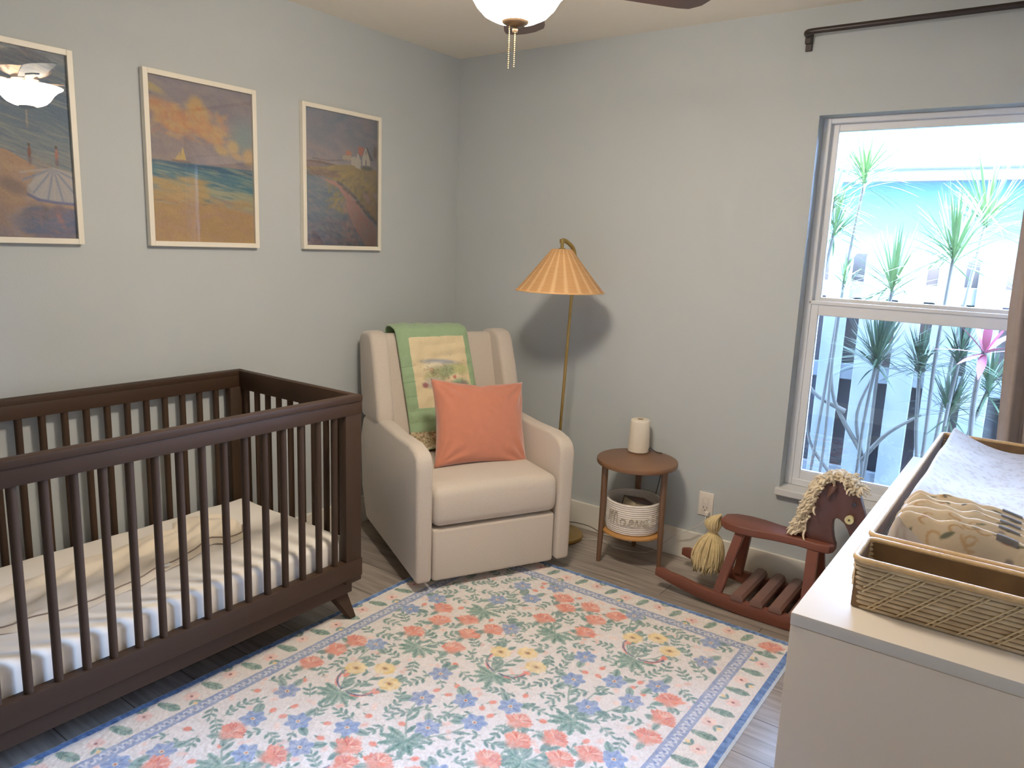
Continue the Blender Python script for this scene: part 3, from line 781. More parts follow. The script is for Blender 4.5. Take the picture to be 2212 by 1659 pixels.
cell = np.abs(np.sin(vv*PI/.055+.25*np.sin(uu*9)))*.5+.5*np.abs(np.sin(uu*PI*3.2))
hq = .007*ed+.0045*cell*ed+.002*np.sin(vv*90+uu*7)*ed+.002*np.sin(uu*30+vv*25)
# outward direction: away from the chair back (front face points to -y, top to +z, rear to +y)
Yq = iy+tz/ln*hq*1.0; Zq = iz-ty/ln*hq*1.0
g = grid_obj('quilt_cover', Xq, Yq, Zq, M_q, ql, qp.a)
sm_ = g.modifiers.new('thick', 'SOLIDIFY'); sm_.thickness = .006; sm_.offset = 0

# coral pillow
M_cor = mat('coral_velvet', (196, 114, 86), .85, noise=.05, scale=30, bump=.15, bscale=400, sheen=.6)
def pillow_bm(w, h, t, n=56, seed=1):
    bm = bmesh.new(); rr = random.Random(seed)
    vt = {}
    for side_ in (1, -1):
        for i in range(n+1):
            for j in range(n+1):
                u, v = i/n*2-1, j/n*2-1
                on = i in (0, n) or j in (0, n)
                if on and side_ == -1: vt[(i, j, -1)] = vt[(i, j, 1)]; continue
                pin = 1-.10*(1-abs(v)**1.5)*(abs(u)**3) ; pin2 = 1-.115*(1-abs(u)**1.5)*(abs(v)**3)-(.03*math.exp(-(u/.12)**2)*max(0, v)**4)
                x = u*w/2*pin; z = v*h/2*pin2
                th = t/2*((1-u*u)*(1-v*v))**.42
                cr = 0
                for (cu, cv) in ((-1, -1), (1, -1), (1, 1), (-1, 1)):
                    d = math.hypot(u-cu, v-cv); a = math.atan2(v-cv, u-cu)
                    cr += .005*math.sin(a*13+cu*2+cv)*math.exp(-((d-.45)/.28)**2)
                y = -side_*(th+cr*(1 if th > .01 else 0))
                vt[(i, j, side_)] = bm.verts.new((x, y, z))
        for i in range(n):
            for j in range(n):
                q = [vt[(i, j, side_)], vt[(i+1, j, side_)], vt[(i+1, j+1, side_)], vt[(i, j+1, side_)]]
                try: bm.faces.new(q)
                except ValueError: pass
    return bm
S_, D_ = Vector((.454, .891, 0)), Vector((.891, -.454, 0))
pc = Vector(CHR)+S_*.055+D_*(-.335)+Vector((0, 0, .640))
pil = thing('throw_pillow', 'square coral throw pillow leaning on the armchair seat', 'pillow', pc, CRZ+R(4))
bm = pillow_bm(.485, .405, .15)
bmesh.ops.transform(bm, matrix=Matrix.Rotation(R(-20), 4, 'X') @ Matrix.Rotation(R(5.5), 4, 'Y'), verts=bm.verts)
obj('pillow_cover', bm, M_cor, pil, 180)
bpy.context.view_layer.update()

# ------------------------------------------------------------------ floor lamp
M_brass = mat('aged_brass', (176, 146, 84), .32, metal=.9, noise=.06, scale=30)
M_shade = bpy.data.materials.new('woven_rattan_shade'); M_shade.use_nodes = True
N, L = M_shade.node_tree.nodes, M_shade.node_tree.links; b = N['Principled BSDF']
tc = N.new('ShaderNodeTexCoord'); sx_ = N.new('ShaderNodeSeparateXYZ'); L.new(tc.outputs['Object'], sx_.inputs[0])
at = N.new('ShaderNodeMath'); at.operation = 'ARCTAN2'; L.new(sx_.outputs['Y'], at.inputs[0]); L.new(sx_.outputs['X'], at.inputs[1])
ml = N.new('ShaderNodeMath'); ml.operation = 'MULTIPLY'; ml.inputs[1].default_value = 20.0; L.new(at.outputs[0], ml.inputs[0])
sn = N.new('ShaderNodeMath'); sn.operation = 'SINE'; L.new(ml.outputs[0], sn.inputs[0])
zl = N.new('ShaderNodeMath'); zl.operation = 'MULTIPLY'; zl.inputs[1].default_value = 1050.0; L.new(sx_.outputs['Z'], zl.inputs[0])
zs = N.new('ShaderNodeMath'); zs.operation = 'SINE'; L.new(zl.outputs[0], zs.inputs[0])
rp = N.new('ShaderNodeMapRange'); rp.inputs['From Min'].default_value = .2; rp.inputs['From Max'].default_value = 1; L.new(sn.outputs[0], rp.inputs['Value'])
mx = N.new('ShaderNodeMix'); mx.data_type = 'RGBA'; mx.inputs[6].default_value = (*lin((204, 148, 92)), 1); mx.inputs[7].default_value = (*lin((228, 180, 128)), 1)
L.new(rp.outputs['Result'], mx.inputs[0]); 
r2 = N.new('ShaderNodeMapRange'); r2.inputs['From Min'].default_value = -1; r2.inputs['To Min'].default_value = .72; r2.inputs['To Max'].default_value = 1.08; L.new(zs.outputs[0], r2.inputs['Value'])
vm = N.new('ShaderNodeVectorMath'); vm.operation = 'SCALE'; L.new(mx.outputs[2], vm.inputs[0]); L.new(r2.outputs['Result'], vm.inputs['Scale'])
L.new(vm.outputs[0], b.inputs['Base Color']); b.inputs['Roughness'].default_value = .7
bp = N.new('ShaderNodeBump'); bp.inputs['Strength'].default_value = .5; bp.inputs['Distance'].default_value = .002
L.new(zs.outputs[0], bp.inputs['Height']); L.new(bp.outputs['Normal'], b.inputs['Normal'])
LX, LY = .905, -.30
lp = thing('floor_lamp', 'brass floor lamp with a woven rattan cone shade in the corner', 'floor lamp', (LX, LY, 0))
bm = bmesh.new(); lathe(bm, [(0, 0), (.13, 0), (.135, .006), (.13, .016), (.03, .02), (.012, .03), (0, .03)], 40, (-.02, .12)); obj('lamp_base', bm, M_brass, lp, 40)
bm = bmesh.new(); tube(bm, [(-.045, .12, .02), (-.02, .10, .6), (.012, .085, 1.2), (.022, .08, 1.36)], .0075, 12)
tube(bm, smooth_path([(.022, .08, 1.35), (.026, .075, 1.42), (.022, .055, 1.462), (.008, .02, 1.488), (0, 0, 1.492)], 6), .010, 12); obj('pole', bm, M_brass, lp, 60)
bm = bmesh.new(); tube(bm, [(0, 0, 1.497), (0, 0, 1.478)], .0135, 14); tube(bm, [(0, 0, 1.48), (0, 0, 1.45)], .008, 12); tube(bm, [(0, 0, 1.456), (0, 0, 1.39)], .016, 14); obj('lamp_socket', bm, M_brass, lp, 60)
bm = bmesh.new(); n = 80
SB, ST, RB, RT = 1.258, 1.452, .207, .047
prof = [(RB, SB), (RB*.78+RT*.22, SB+.040), (RB*.5+RT*.5, SB+.095), (RB*.22+RT*.78, SB+.150), (RT, ST), (RT-.004, ST), (RB*.5+RT*.5-.005, SB+.093), (RB-.006, SB+.001), (RB, SB)]
lathe(bm, prof, n); sh = obj('lamp_shade', bm, M_shade, lp, 60)
bm = bmesh.new(); tube(bm, [(RB*math.cos(2*PI*k/60), RB*math.sin(2*PI*k/60), SB) for k in range(60)], .0035, 6, closed=True)
obj('rim', bm, mat('rattan_rim', (226, 172, 112), .6, noise=.1), sh, 60)
bm = bmesh.new(); lathe(bm, [(.012, 1.40), (.018, 1.385), (.03, 1.35), (.03, 1.33), (.02, 1.305), (0, 1.297)], 16); obj('light_bulb', bm, mat('unlit_bulb', (235, 232, 225), .3, noise=.01), lp, 60)

# ------------------------------------------------------------------ side table & things on it
M_tbl = mat('warm_walnut', (112, 76, 50), .4, noise=.2, scale=5, stretch=(1, .15, 1), bump=.04)
M_tblr = mat('warm_walnut_leg', (98, 68, 48), .42, noise=.2, scale=6, stretch=(1, 1, .12), bump=.04)
TX, TY = 1.316, -.200
tb = thing('side_table', 'round two-tier walnut side table beside the armchair', 'side table', (TX, TY, 0))
def disc(bm, r, z0, z1, bev=.006, n=64, c=(0, 0)):
    lathe(bm, [(0, z0), (r-bev, z0), (r-bev*.3, z0+bev*.3), (r, z0+bev), (r, z1-bev), (r-bev*.3, z1-bev*.3), (r-bev, z1), (0, z1)], n, c)
bm = bmesh.new(); disc(bm, .188, .478, .502); obj('tabletop', bm, M_tbl, tb, 40)
bm = bmesh.new(); disc(bm, .150, .150, .166); obj('shelf', bm, mat('honey_wood', (178, 124, 66), .4, noise=.15, scale=5, stretch=(1, .15, 1)), tb, 40, label='honey coloured lower shelf')
for lx, ly in ((1.209, -.310), (1.468, -.222), (1.255, -.045)):
    bm = bmesh.new(); a = math.atan2(ly-TY, lx-TX); r0 = math.hypot(lx-TX, ly-TY)
    pts = [(math.cos(a)*(r0+.006), math.sin(a)*(r0+.006), 0), (math.cos(a)*(r0+.002), math.sin(a)*(r0+.002), .16), (math.cos(a)*r0, math.sin(a)*r0, .30), (math.cos(a)*r0, math.sin(a)*r0, .48)]
    tube(bm, pts, [.0105, .0135, .0145, .0155], 14); obj('leg', bm, M_tblr, tb, 60)
for k, (a0, a1) in enumerate(((0, 1), (1, 2), (2, 0))):
    legs = [(1.209-TX, -.310-TY), (1.468-TX, -.222-TY), (1.255-TX, -.045-TY)]
    p0 = Vector((*legs[k], .468)); bm = bmesh.new(); tube(bm, [p0, Vector((0, 0, .468))], .012, 8); obj('brace', bm, M_tblr, tb, 60)
# diffuser
df_ = thing('oil_diffuser', 'cream cylindrical diffuser on the side table top', 'diffuser', (1.262, -.085, .5025))
M_cer = mat('cream_ceramic', (226, 214, 194), .5, noise=.02, scale=10)
bm = bmesh.new(); lathe(bm, [(0, .0), (.045, 0), (.0505, .005), (.051, .018), (.0505, .0185), (.0505, .0205), (.051, .021), (.0495, .08), (.0465, .150), (.044, .158), (.040, .161), (.011, .160), (.009, .152), (0, .152)], 40); obj('diffuser_body', bm, M_cer, df_, 40)
bm = bmesh.new(); lathe(bm, [(.0, .1625), (.014, .1625), (.014, .1600)], 20); obj('mist_outlet', bm, mat('dark_outlet', (150, 130, 100), .6, noise=.05), df_, 40)
bm = bmesh.new(); tube(bm, smooth_path([(.048, .01, .012), (.062, .0, .030), (.075, .01, .018), (.09, .03, .004), (.10, .055, -.004), (.10, .068, -.06), (.08, .07, -.20), (.03, .068, -.40), (-.06, .066, -.497)], 6), .002, 6)
obj('power_cord', bm, mat('black_rubber', (24, 24, 26), .6, noise=.05), df_, 60)
# rope basket
M_rope = mat('white_cotton_rope', (222, 212, 202), .9, noise=.05, scale=60, bump=.3, bscale=200)
BX, BY, BZ = TX+.0, TY-.008, .167
bk = thing('rope_basket', 'white coiled rope basket with a stitched name on the table shelf', 'basket', (BX, BY, BZ))
bm = bmesh.new(); prof = []; nrow = 15; BRr, BHh = .130, .148
for k in range(nrow*6+1):
    z = BHh*k/(nrow*6); prof.append((BRr-.012+.010*min(1, z/.05)**.5+.0032*abs(math.sin(PI*k/6)), z))
inner = [(r-.010, z) for r, z in prof[::-1]]
lathe(bm, [(0, 0)]+prof+inner+[(0, .006)], 72)
obj('basket_wall', bm, M_rope, bk, 180)
def cyl(u, z, r=BRr+.004):   # u metres along circumference, centred towards the camera
    a0 = math.atan2(-3.28-BY, 2.80-BX); a = a0+u/r
    return (math.cos(a)*r, math.sin(a)*r, z)
LET = {  # cursive strokes in a unit box (x, y)
 'M': [[(0, .1), (.08, .6), (.14, 1), (.2, .98), (.24, .5), (.26, .05), (.3, .6), (.4, 1), (.47, .95), (.48, .4), (.5, .05), (.56, .6), (.66, .98), (.74, .9), (.74, .4), (.78, .05), (.9, .08)]],
 'a': [[(.5, .45), (.3, .55), (.08, .35), (.15, .05), (.38, .08), (.5, .45), (.5, .1), (.62, .03), (.72, .12)]],
 'e': [[(0, .15), (.3, .28), (.42, .45), (.3, .58), (.12, .42), (.14, .1), (.34, .0), (.58, .14)]],
 'v': [[(0, .1), (.08, .5), (.16, .55), (.2, .3), (.28, .03), (.42, .2), (.5, .55), (.64, .48)]],
}
bm = bmesh.new(); xs = -.128; H_ = .062; zb_ = .050
for ch_, w_, sc in (('M', .95, .072), ('a', .72, .056), ('e', .58, .056), ('v', .62, .056), ('e', .60, .056)):
    hh = H_ if ch_ == 'M' else .062
    for st in LET[ch_]:
        pts = smooth_path([(xs+a*sc, b_*hh, 0) for a, b_ in st], 5)
        tube(bm, [cyl(q.x, zb_+q.y) for q in pts], .0024, 6)
    xs += w_*sc
obj('stitched_name', bm, mat('taupe_cord', (176, 164, 146), .8, noise=.05), bk, 60, label='taupe cursive lettering')
bm = bmesh.new()
for fx, fz, fr in ((.062, .075, .013), (.090, .062, .012), (.088, .092, .009)):
    for k in range(6):
        a = k*PI/3; cx1, cz1 = fx+math.cos(a)*fr*.75, fz+math.sin(a)*fr*.75
        tube(bm, [cyl(cx1+math.cos(t)*fr*.42, cz1+math.sin(t)*fr*.42) for t in np.linspace(0, 2*PI, 11)[:-1]], .0016, 5, closed=True)
    tube(bm, [cyl(fx-.002, fz), cyl(fx+.002, fz)], .0035, 8)
obj('stitched_flowers', bm, mat('cream_cord', (232, 222, 206), .8, noise=.05), bk, 60, label='cream looped cord flowers')
# things in the basket
bo = thing('board_book', 'dark covered board book standing in the rope basket', 'book', (BX+.02, BY+.0, BZ+.085), R(-32))
MT = Matrix.Rotation(R(-14), 4, 'X')
bm = bmesh.new(); box(bm, -.05, .05, -.055, .055, .0, .050, .001, 1, MT); obj('page_block', bm, mat('page_edges', (196, 178, 150), .8, noise=.08, scale=200, stretch=(1, 1, 8)), bo)
bm = bmesh.new(); box(bm, -.053, .053, -.058, .058, .050, .054, .001, 1, MT); box(bm, -.053, .053, -.058, .058, -.004, .0, .001, 1, MT); box(bm, -.053, -.050, -.058, .058, -.004, .054, .001, 1, MT)
cv = obj('cover', bm, mat('brown_cover', (74, 62, 56), .5, noise=.1), bo)
bm = bmesh.new(); box(bm, -.028, .034, -.034, .036, .0542, .0550, 0, 1, MT); obj('cover_panel', bm, mat('maroon_panel', (104, 70, 70), .5, noise=.1), bo, label='dull red panel')
cl = thing('folded_cloth', 'dark green cloth bundled inside the rope basket', 'cloth', (BX-.055, BY-.005, BZ+.03))
bm = bmesh.new(); bmesh.ops.create_icosphere(bm, subdivisions=4, radius=.052)
for v in bm.verts:
    n_ = v.co.normalized(); v.co *= 1+.10*math.sin(n_.x*9+n_.y*5)+.07*math.sin(n_.z*14+n_.y*9); v.co.x *= .95; v.co.z = v.co.z*.75+.035
obj('cloth_bundle', bm, mat('dark_green_cloth', (66, 76, 66), .9, noise=.2, scale=20), cl, 180)

# ------------------------------------------------------------------ outlet & cords
M_pl = mat('outlet_plastic', (226, 216, 202), .4, noise=.01)
ol = thing('wall_outlet', 'white outlet plate low on the wall behind the rocking horse', 'outlet', (1.591, 0, .293))
bm = bmesh.new(); box(bm, -.036, .036, -.006, .0, -.058, .058, .003, 3); obj('cover_plate', bm, M_pl, ol, 40)
bm = bmesh.new(); box(bm, -.017, .017, -.0085, -.005, -.034, .034, .001); bd = obj('receptacle', bm, mat('outlet_insert', (216, 206, 192), .4, noise=.01), ol)
bm = bmesh.new()
box(bm, -.010, -.0075, -.0095, -.008, -.020, -.010); box(bm, .0065, .009, -.0095, -.008, -.020, -.010); tube(bm, [(0, -.0094, -.028), (0, -.008, -.028)], .003, 8)
obj('slots', bm, mat('slot_dark', (60, 52, 48), .6, noise=.05), ol)
bm = bmesh.new(); box(bm, -.010, .010, -.010, -.008, .004, .026, .0008); obj('rocker_switch', bm, M_pl, ol)
bm = bmesh.new(); box(bm, .006, .024, -.028, -.009, -.050, -.030, .003); pg = obj('plug', bm, M_pl, ol)
cd = obj('charger_cord', (lambda b_: (tube(b_, smooth_path([(1.606, -.03, .243), (1.60, -.05, .215), (1.54, -.06, .165), (1.47, -.05, .12), (1.40, -.06, .05), (1.34, -.09, .006), (1.20, -.13, .004), (1.10, -.10, .004), (1.0, -.15, .004), (.9, -.2, .004)], 8), .002, 6), b_)[1])(bmesh.new()), mat('white_cord', (206, 200, 190), .5, noise=.03), None, 60)
tag(cd, 'thin white cord running from the wall outlet along the floor', 'cord')
cd2 = obj('lamp_cord', (lambda b_: (tube(b_, smooth_path([(.79, -.17, .02), (.9, -.12, .06), (1.0, -.07, .05), (1.08, -.06, .03), (1.16, -.05, .06), (1.24, -.03, .12), (1.27, -.02, .16)], 8), .0022, 6), b_)[1])(bmesh.new()), mat('dark_cord', (60, 50, 36), .5, noise=.03), None, 60)
tag(cd2, 'thin dark cord looping behind the side table shelf', 'cord')

# ------------------------------------------------------------------ rocking horse
M_h = mat('reddish_wood', (108, 60, 46), .45, spec=.3, noise=.22, scale=7, stretch=(.15, 1, 1), bump=.05)
M_hd = mat('dark_red_wood', (80, 45, 37), .4, noise=.2, scale=7, stretch=(1, 1, .2), bump=.05)
HX, HY = 2.0, -.25
rh = thing('rocking_horse', 'red-brown wooden rocking horse with yarn mane under the window', 'rocking horse', (HX, HY, 0))
def hp(name, bm, m=M_h, sm=35, parent=None, label=None):
    bmesh.ops.translate(bm, verts=bm.verts, vec=(-HX, -HY, 0)); return obj(name, bm, m, parent or rh, sm, label=label)
# rockers
def rocker(y0, y1):
    bm = bmesh.new(); top, bot = [], []
    xc, Lh = 2.03, .50
    for k in range(33):
        t = k/32*2-1; x = xc+t*Lh*.985
        zb2 = .0005+.062*abs(t)**2.2
        th = .052 if abs(t) < .78 else .052-.008*math.sin((abs(t)-.78)/.22*PI)
        if abs(t) > .97: th = .030
        if x > 2.44: continue
        bot.append((x, zb2)); top.append((x, zb2+th+.010*max(0, 1-(t/.5)**2)))
    prism(bm, bot+top[::-1], y0, y1, 'y', .006, 2, bevel_all=False); return hp('rocker', bm)
rocker(-.408, -.378); rocker(-.122, -.092)
for x in (1.905, 1.985, 2.062, 2.139, 2.216):
    bm = bmesh.new()
    prof = [(x-.026, .060), (x-.027, .075), (x-.018, .088), (x, .093), (x+.018, .088), (x+.027, .075), (x+.026, .060)]
    prism(bm, prof, -.412, -.088, 'y', .003, 2, bevel_all=False); hp('foot_slat', bm, mat('faded_wood', (112, 78, 68), .5, noise=.2, scale=8, stretch=(1, .15, 1)))
# seat
bm = bmesh.new(); up, lo = [], []
for k in range(41):
    t = k/40; x = 1.753+t*(2.235-1.753)
    w = np.interp(t, [0, .03, .1, .22, .35, .5, .7, .85, .95, 1], [.0, .038, .068, .082, .078, .060, .050, .058, .050, .0])
    up.append((x, HY+w)); lo.append((x, HY-w))
prism(bm, up[1:-1]+lo[1:-1][::-1], .315, .350, 'z', .007, 3, bevel_all=False); hp('seat', bm)
def hleg(xt, yt, xb, yb, zt=.318, zb=.055, w=.020, d=.014):
    bm = bmesh.new(); A = [bm.verts.new((xt+a*w, yt+c*d, zt)) for a, c in ((-1, -1), (1, -1), (1, 1), (-1, 1))]
    B = [bm.verts.new((xb+a*w*.95, yb+c*d, zb)) for a, c in ((-1, -1), (1, -1), (1, 1), (-1, 1))]
    bm.faces.new(A); bm.faces.new(B[::-1])
    for k in range(4): bm.faces.new((A[k], B[k], B[(k+1) % 4], A[(k+1) % 4]))
    bmesh.ops.bevel(bm, geom=list(bm.edges), offset=.003, segments=2, affect='EDGES'); hp('leg', bm)
hleg(1.862, -.300, 1.812, -.378); hleg(1.862, -.200, 1.812, -.122)
hleg(2.152, -.290, 2.165, -.370, w=.022); hleg(2.152, -.210, 2.165, -.130, w=.022)
# head
bm = bmesh.new()
hpts = [(2.083, .348), (2.150, .346), (2.224, .346), (2.214, .375), (2.208, .405), (2.206, .435), (2.210, .452), (2.219, .458), (2.230, .455), (2.247, .443), (2.262, .420), (2.272, .398), (2.288, .388), (2.308, .392), (2.322, .410), (2.325, .440), (2.318, .485), (2.308, .520), (2.292, .560), (2.270, .590), (2.240, .612), (2.205, .622), (2.170, .605), (2.145, .565), (2.128, .500), (2.108, .440), (2.088, .395)]
prism(bm, hpts, HY-.019, HY+.019, 'y', .006, 3, bevel_all=False); hd = hp('head', bm, M_hd)
hd_off = None
for sy in (-1, 1):
    bm = bmesh.new(); tube(bm, [(2.276, HY+sy*.019, .528), (2.276, HY+sy*.0235, .528)], .0095, 16); hp('eye', bm, mat('dark_eye', (34, 20, 18), .25, noise=.05), 35, hd)
    bm = bmesh.new(); tube(bm, [(2.196, HY+sy*.020, .590), (2.190, HY+sy*.034, .572), (2.178, HY+sy*.036, .540)], [.016, .014, .004], 10, flat=.35); hp('ear', bm, mat('leather_ear', (84, 50, 42), .6, noise=.1), 60, hd, label='dark leather ear')
    bm = bmesh.new(); tube(bm, [(2.268, HY+sy*.019, .470), (2.268, HY+sy*.040, .470)], .0135, 20); tube(bm, [(2.268, HY+sy*.038, .470), (2.268, HY+sy*.044, .470)], .0165, 20)
    hn = hp('handle_end', bm, mat('pale_wood_plug', (206, 196, 140), .45, noise=.05), 40, hd, label='pale wooden handle end')
    bm = bmesh.new(); tube(bm, [(2.268, HY+sy*.0438, .470), (2.268, HY+sy*.0448, .470)], .0045, 12); hp('peg', bm, mat('dark_peg', (70, 60, 30), .5, noise=.05), 40, hd)
# mane: tufts of yarn
M_yarn = mat('cream_yarn', (232, 214, 182), .95, noise=.12, scale=40, bump=.5, bscale=300, sheen=.3)
M_yarn2 = mat('golden_yarn', (212, 186, 130), .95, noise=.15, scale=40, bump=.5, bscale=300, sheen=.3)
def tuft(bm, base, d, L_, r=.0065, n=7):
    p0 = Vector(base); d = Vector(d).normalized(); pts = []; ph = random.uniform(0, 6.3); o = d.orthogonal().normalized(); o2 = d.cross(o)
    for k in range(8):
        t = k/7; pts.append(p0+d*L_*.8*t+(o*math.cos(ph+t*7)+o2*math.sin(ph+t*7))*.0055*t**.5+Vector((0, 0, -L_*.45*t*t)))
    tube(bm, pts, [r*.8, r, r*1.05, r*1.1, r*1.1, r*1.05, r*.9, r*.6], n)
bm = bmesh.new()
line_ = [(2.092, .380), (2.104, .425), (2.120, .480), (2.136, .540), (2.158, .590), (2.19, .618), (2.225, .622), (2.258, .606), (2.284, .580)]
lp_ = smooth_path([(a, 0, c_) for a, c_ in line_], 8)
for k, q in enumerate(lp_):
    fr = k/len(lp_)
    nx_, nz_ = (-1.0, .25) if fr < .5 else (-.7+1.9*(fr-.5), 1.0)
    for j in range(20):
        sy = random.choice([-1, 1]); y0 = HY+random.uniform(-.024, .024)
        Lm = random.uniform(.038, .064) if fr < .6 else random.uniform(.036, .060)
        tuft(bm, (q.x+random.uniform(-.012, .010), y0, q.z+random.uniform(-.010, .010)), (nx_+random.gauss(0, .45), sy*random.uniform(.1, 1.1), nz_*.6+random.gauss(0, .3)), Lm, .0044, 5)
hp('mane', bm, M_yarn, 180, None, 'cream yarn mane')
bm = bmesh.new()
for k in range(170):   # tail top bulb
    a = random.uniform(0, 2*PI); rr_ = .034*math.sqrt(random.random())
    pts = [(1.752, HY+random.uniform(-.01, .01), .345+random.uniform(-.012, .004)), (1.728+rr_*math.cos(a)*.7, HY+rr_*math.sin(a), .325), (1.722+rr_*math.cos(a), HY+rr_*math.sin(a)*1.1, .298), (1.726+.4*rr_*math.cos(a), HY+rr_*.4*math.sin(a), .262)]
    tube(bm, smooth_path(pts, 3), .0042, 5)
for k in range(330):
    a = random.uniform(0, 2*PI); rr_ = math.sqrt(random.random()); zl_ = random.uniform(.075, .125)
    pts = [(1.726+.012*rr_*math.cos(a), HY+.012*rr_*math.sin(a), .262), (1.720+.050*rr_*math.cos(a), HY+.046*rr_*math.sin(a), .222), (1.712+.070*rr_*math.cos(a), HY+.060*rr_*math.sin(a), .16), (1.708+.066*rr_*math.cos(a)+random.gauss(0, .005), HY+.058*rr_*math.sin(a)+random.gauss(0, .005), zl_)]
    tube(bm, smooth_path(pts, 3), .0036, 5)
tube(bm, [(1.726+.016*math.cos(t), HY+.016*math.sin(t), .262) for t in np.linspace(0, 2*PI, 17)[:-1]], .004, 6, closed=True)
hp('tail', bm, M_yarn2, 180, None, 'golden yarn tail')

# ------------------------------------------------------------------ dresser
M_drt = mat('white_lacquer_dimmed', (222, 210, 194), .26, noise=.01, scale=3, coat=.1)  # one white finish; top darkened in colour to offset the strong daylight on it
M_dr = mat('white_lacquer_lifted', (240, 219, 194), .34, noise=.01, scale=3, coat=.1)  # same finish, sides lightened and warmed in colour for the dimmer light there
DX0, DX1, DY0, DY1, DZ = 2.461, 2.965, -1.853, -.362, .78
dr = thing('dresser', 'long white dresser along the right wall', 'dresser', (DX0+.25, (DY0+DY1)/2, 0))
ox, oy = DX0+.25, (DY0+DY1)/2
def dp(name, bm, m=M_dr, sm=30, parent=None, label=None):
    bmesh.ops.translate(bm, verts=bm.verts, vec=(-ox, -oy, 0)); return obj(name, bm, m, parent or dr, sm, label=label)
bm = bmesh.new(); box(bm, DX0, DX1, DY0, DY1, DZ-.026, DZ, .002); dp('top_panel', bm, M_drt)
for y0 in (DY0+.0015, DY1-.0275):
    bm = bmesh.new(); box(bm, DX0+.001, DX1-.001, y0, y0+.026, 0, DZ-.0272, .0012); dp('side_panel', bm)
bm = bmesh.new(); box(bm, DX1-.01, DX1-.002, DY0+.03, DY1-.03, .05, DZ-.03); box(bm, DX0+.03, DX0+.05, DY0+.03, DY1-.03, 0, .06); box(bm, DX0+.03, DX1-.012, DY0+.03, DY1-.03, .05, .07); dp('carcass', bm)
hh = (DZ-.03-.065)/3; ww = (DY1-DY0-.062)/2
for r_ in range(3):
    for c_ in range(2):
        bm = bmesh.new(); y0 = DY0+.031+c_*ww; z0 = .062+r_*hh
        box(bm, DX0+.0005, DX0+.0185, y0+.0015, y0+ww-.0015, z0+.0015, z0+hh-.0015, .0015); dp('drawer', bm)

# trays: coiled rattan
def rattan_mat(name, c1, c2):
    m = mat(name, c1, .65, noise=.1, scale=14, rgb2=c2, bump=.35, bscale=90, stretch=(1, 1, 3)); return m
M_rat = rattan_mat('rattan_tan', (168, 140, 104), (218, 194, 156))
M_rim = mat('rattan_binding', (206, 168, 116), .55, noise=.15, scale=60, bump=.3, bscale=200)
def rect_loop(x0, x1, y0, y1, z, r=.018, n=5, per=26, amp=0.0, ph=0.0):
    pts = []
    for (cx1, cy1, a0) in ((x1-r, y1-r, 0), (x0+r, y1-r, 90), (x0+r, y0+r, 180), (x1-r, y0+r, 270)):
        for k in range(n+1):
            a = R(a0+90*k/n); pts.append((cx1+r*math.cos(a), cy1+r*math.sin(a), z))
    return pts
def tray(name, label, cat, x0, x1, y0, y1, z0, h, rows, group=None):
    t = thing(name, label, cat, ((x0+x1)/2, (y0+y1)/2, z0)); cx1, cy1 = (x0+x1)/2, (y0+y1)/2
    bm = bmesh.new(); r0 = h/rows/2*.88
    for k in range(rows):
        z = r0+k*(h-.010)/(rows)*1.0; fl = .006*k/rows; jit = random.uniform(-.0008, .0008)
        tube(bm, rect_loop(x0-cx1-fl+r0+jit, x1-cx1+fl-r0, y0-cy1-fl+r0+jit, y1-cy1+fl-r0, z), r0, 8, closed=True)
    bl2 = bmesh.new(); bl3 = bmesh.new()
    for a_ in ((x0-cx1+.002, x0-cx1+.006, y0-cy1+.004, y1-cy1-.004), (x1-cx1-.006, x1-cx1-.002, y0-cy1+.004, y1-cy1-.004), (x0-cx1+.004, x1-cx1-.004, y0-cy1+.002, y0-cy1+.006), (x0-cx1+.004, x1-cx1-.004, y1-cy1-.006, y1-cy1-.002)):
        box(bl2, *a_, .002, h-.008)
    box(bm, x0-cx1+.006, x1-cx1-.006, y0-cy1+.006, y1-cy1-.006, 0.001, .007)
    # diagonal lashing strands over the coils
    sy_ = 1
    for (ax, fixed, lo_, hi_) in (('y', y0-cy1-.0015, x0-cx1, x1-cx1), ('y', y1-cy1+.0015, x0-cx1, x1-cx1), ('x', x0-cx1-.0015, y0-cy1, y1-cy1), ('x', x1-cx1+.0015, y0-cy1, y1-cy1)):
        u = lo_-.02
        while u < hi_-.02:
            for dlt in (0, .009):
                pp = []
                for k in range(9):
                    t_ = k/8; uu_ = u+dlt+t_*.085; zz = .006+(h-.022)*t_
                    if not lo_+.02 < uu_ < hi_-.02: continue
                    o_ = .004*t_*(1 if fixed > 0 else -1)+.0012*math.sin(t_*rows*PI)*(1 if fixed > 0 else -1)
                    pp.append((uu_, fixed+o_, zz) if ax == 'y' else (fixed+o_, uu_, zz))
                if len(pp) > 2: tube(bl3, pp, .0017, 5, flat=1)
            u += .052
    obj('woven_body', bm, M_rat, t, 180)
    obj('gap_shade', bl2, mat('rattan_shadow', (112, 84, 56), .9, noise=.2), t, None, label='dark backing as shade between the coils')  # dark sheet added to stand in for the shade between coils
    obj('lashing', bl3, mat('straw_lashing', (210, 184, 142), .7, noise=.1), t, 180, label='pale diagonal straw lashing')
    bm = bmesh.new(); tube(bm, rect_loop(x0-cx1-.006+.005, x1-cx1+.001, y0-cy1-.001, y1-cy1+.001, h-.006), .0064, 10, closed=True); obj('rim', bm, M_rim, t, 180)
    return t
tray('rattan_basket', 'narrow open rattan basket at the near end of the dresser top', 'basket', 2.545, 2.945, -1.750, -1.620, DZ+.0005, .108, 10)
tray('changing_tray', 'large rattan changing tray holding the pad on the dresser', 'changing tray', 2.545, 2.945, -1.604, -.405, DZ+.0005, .112, 10)

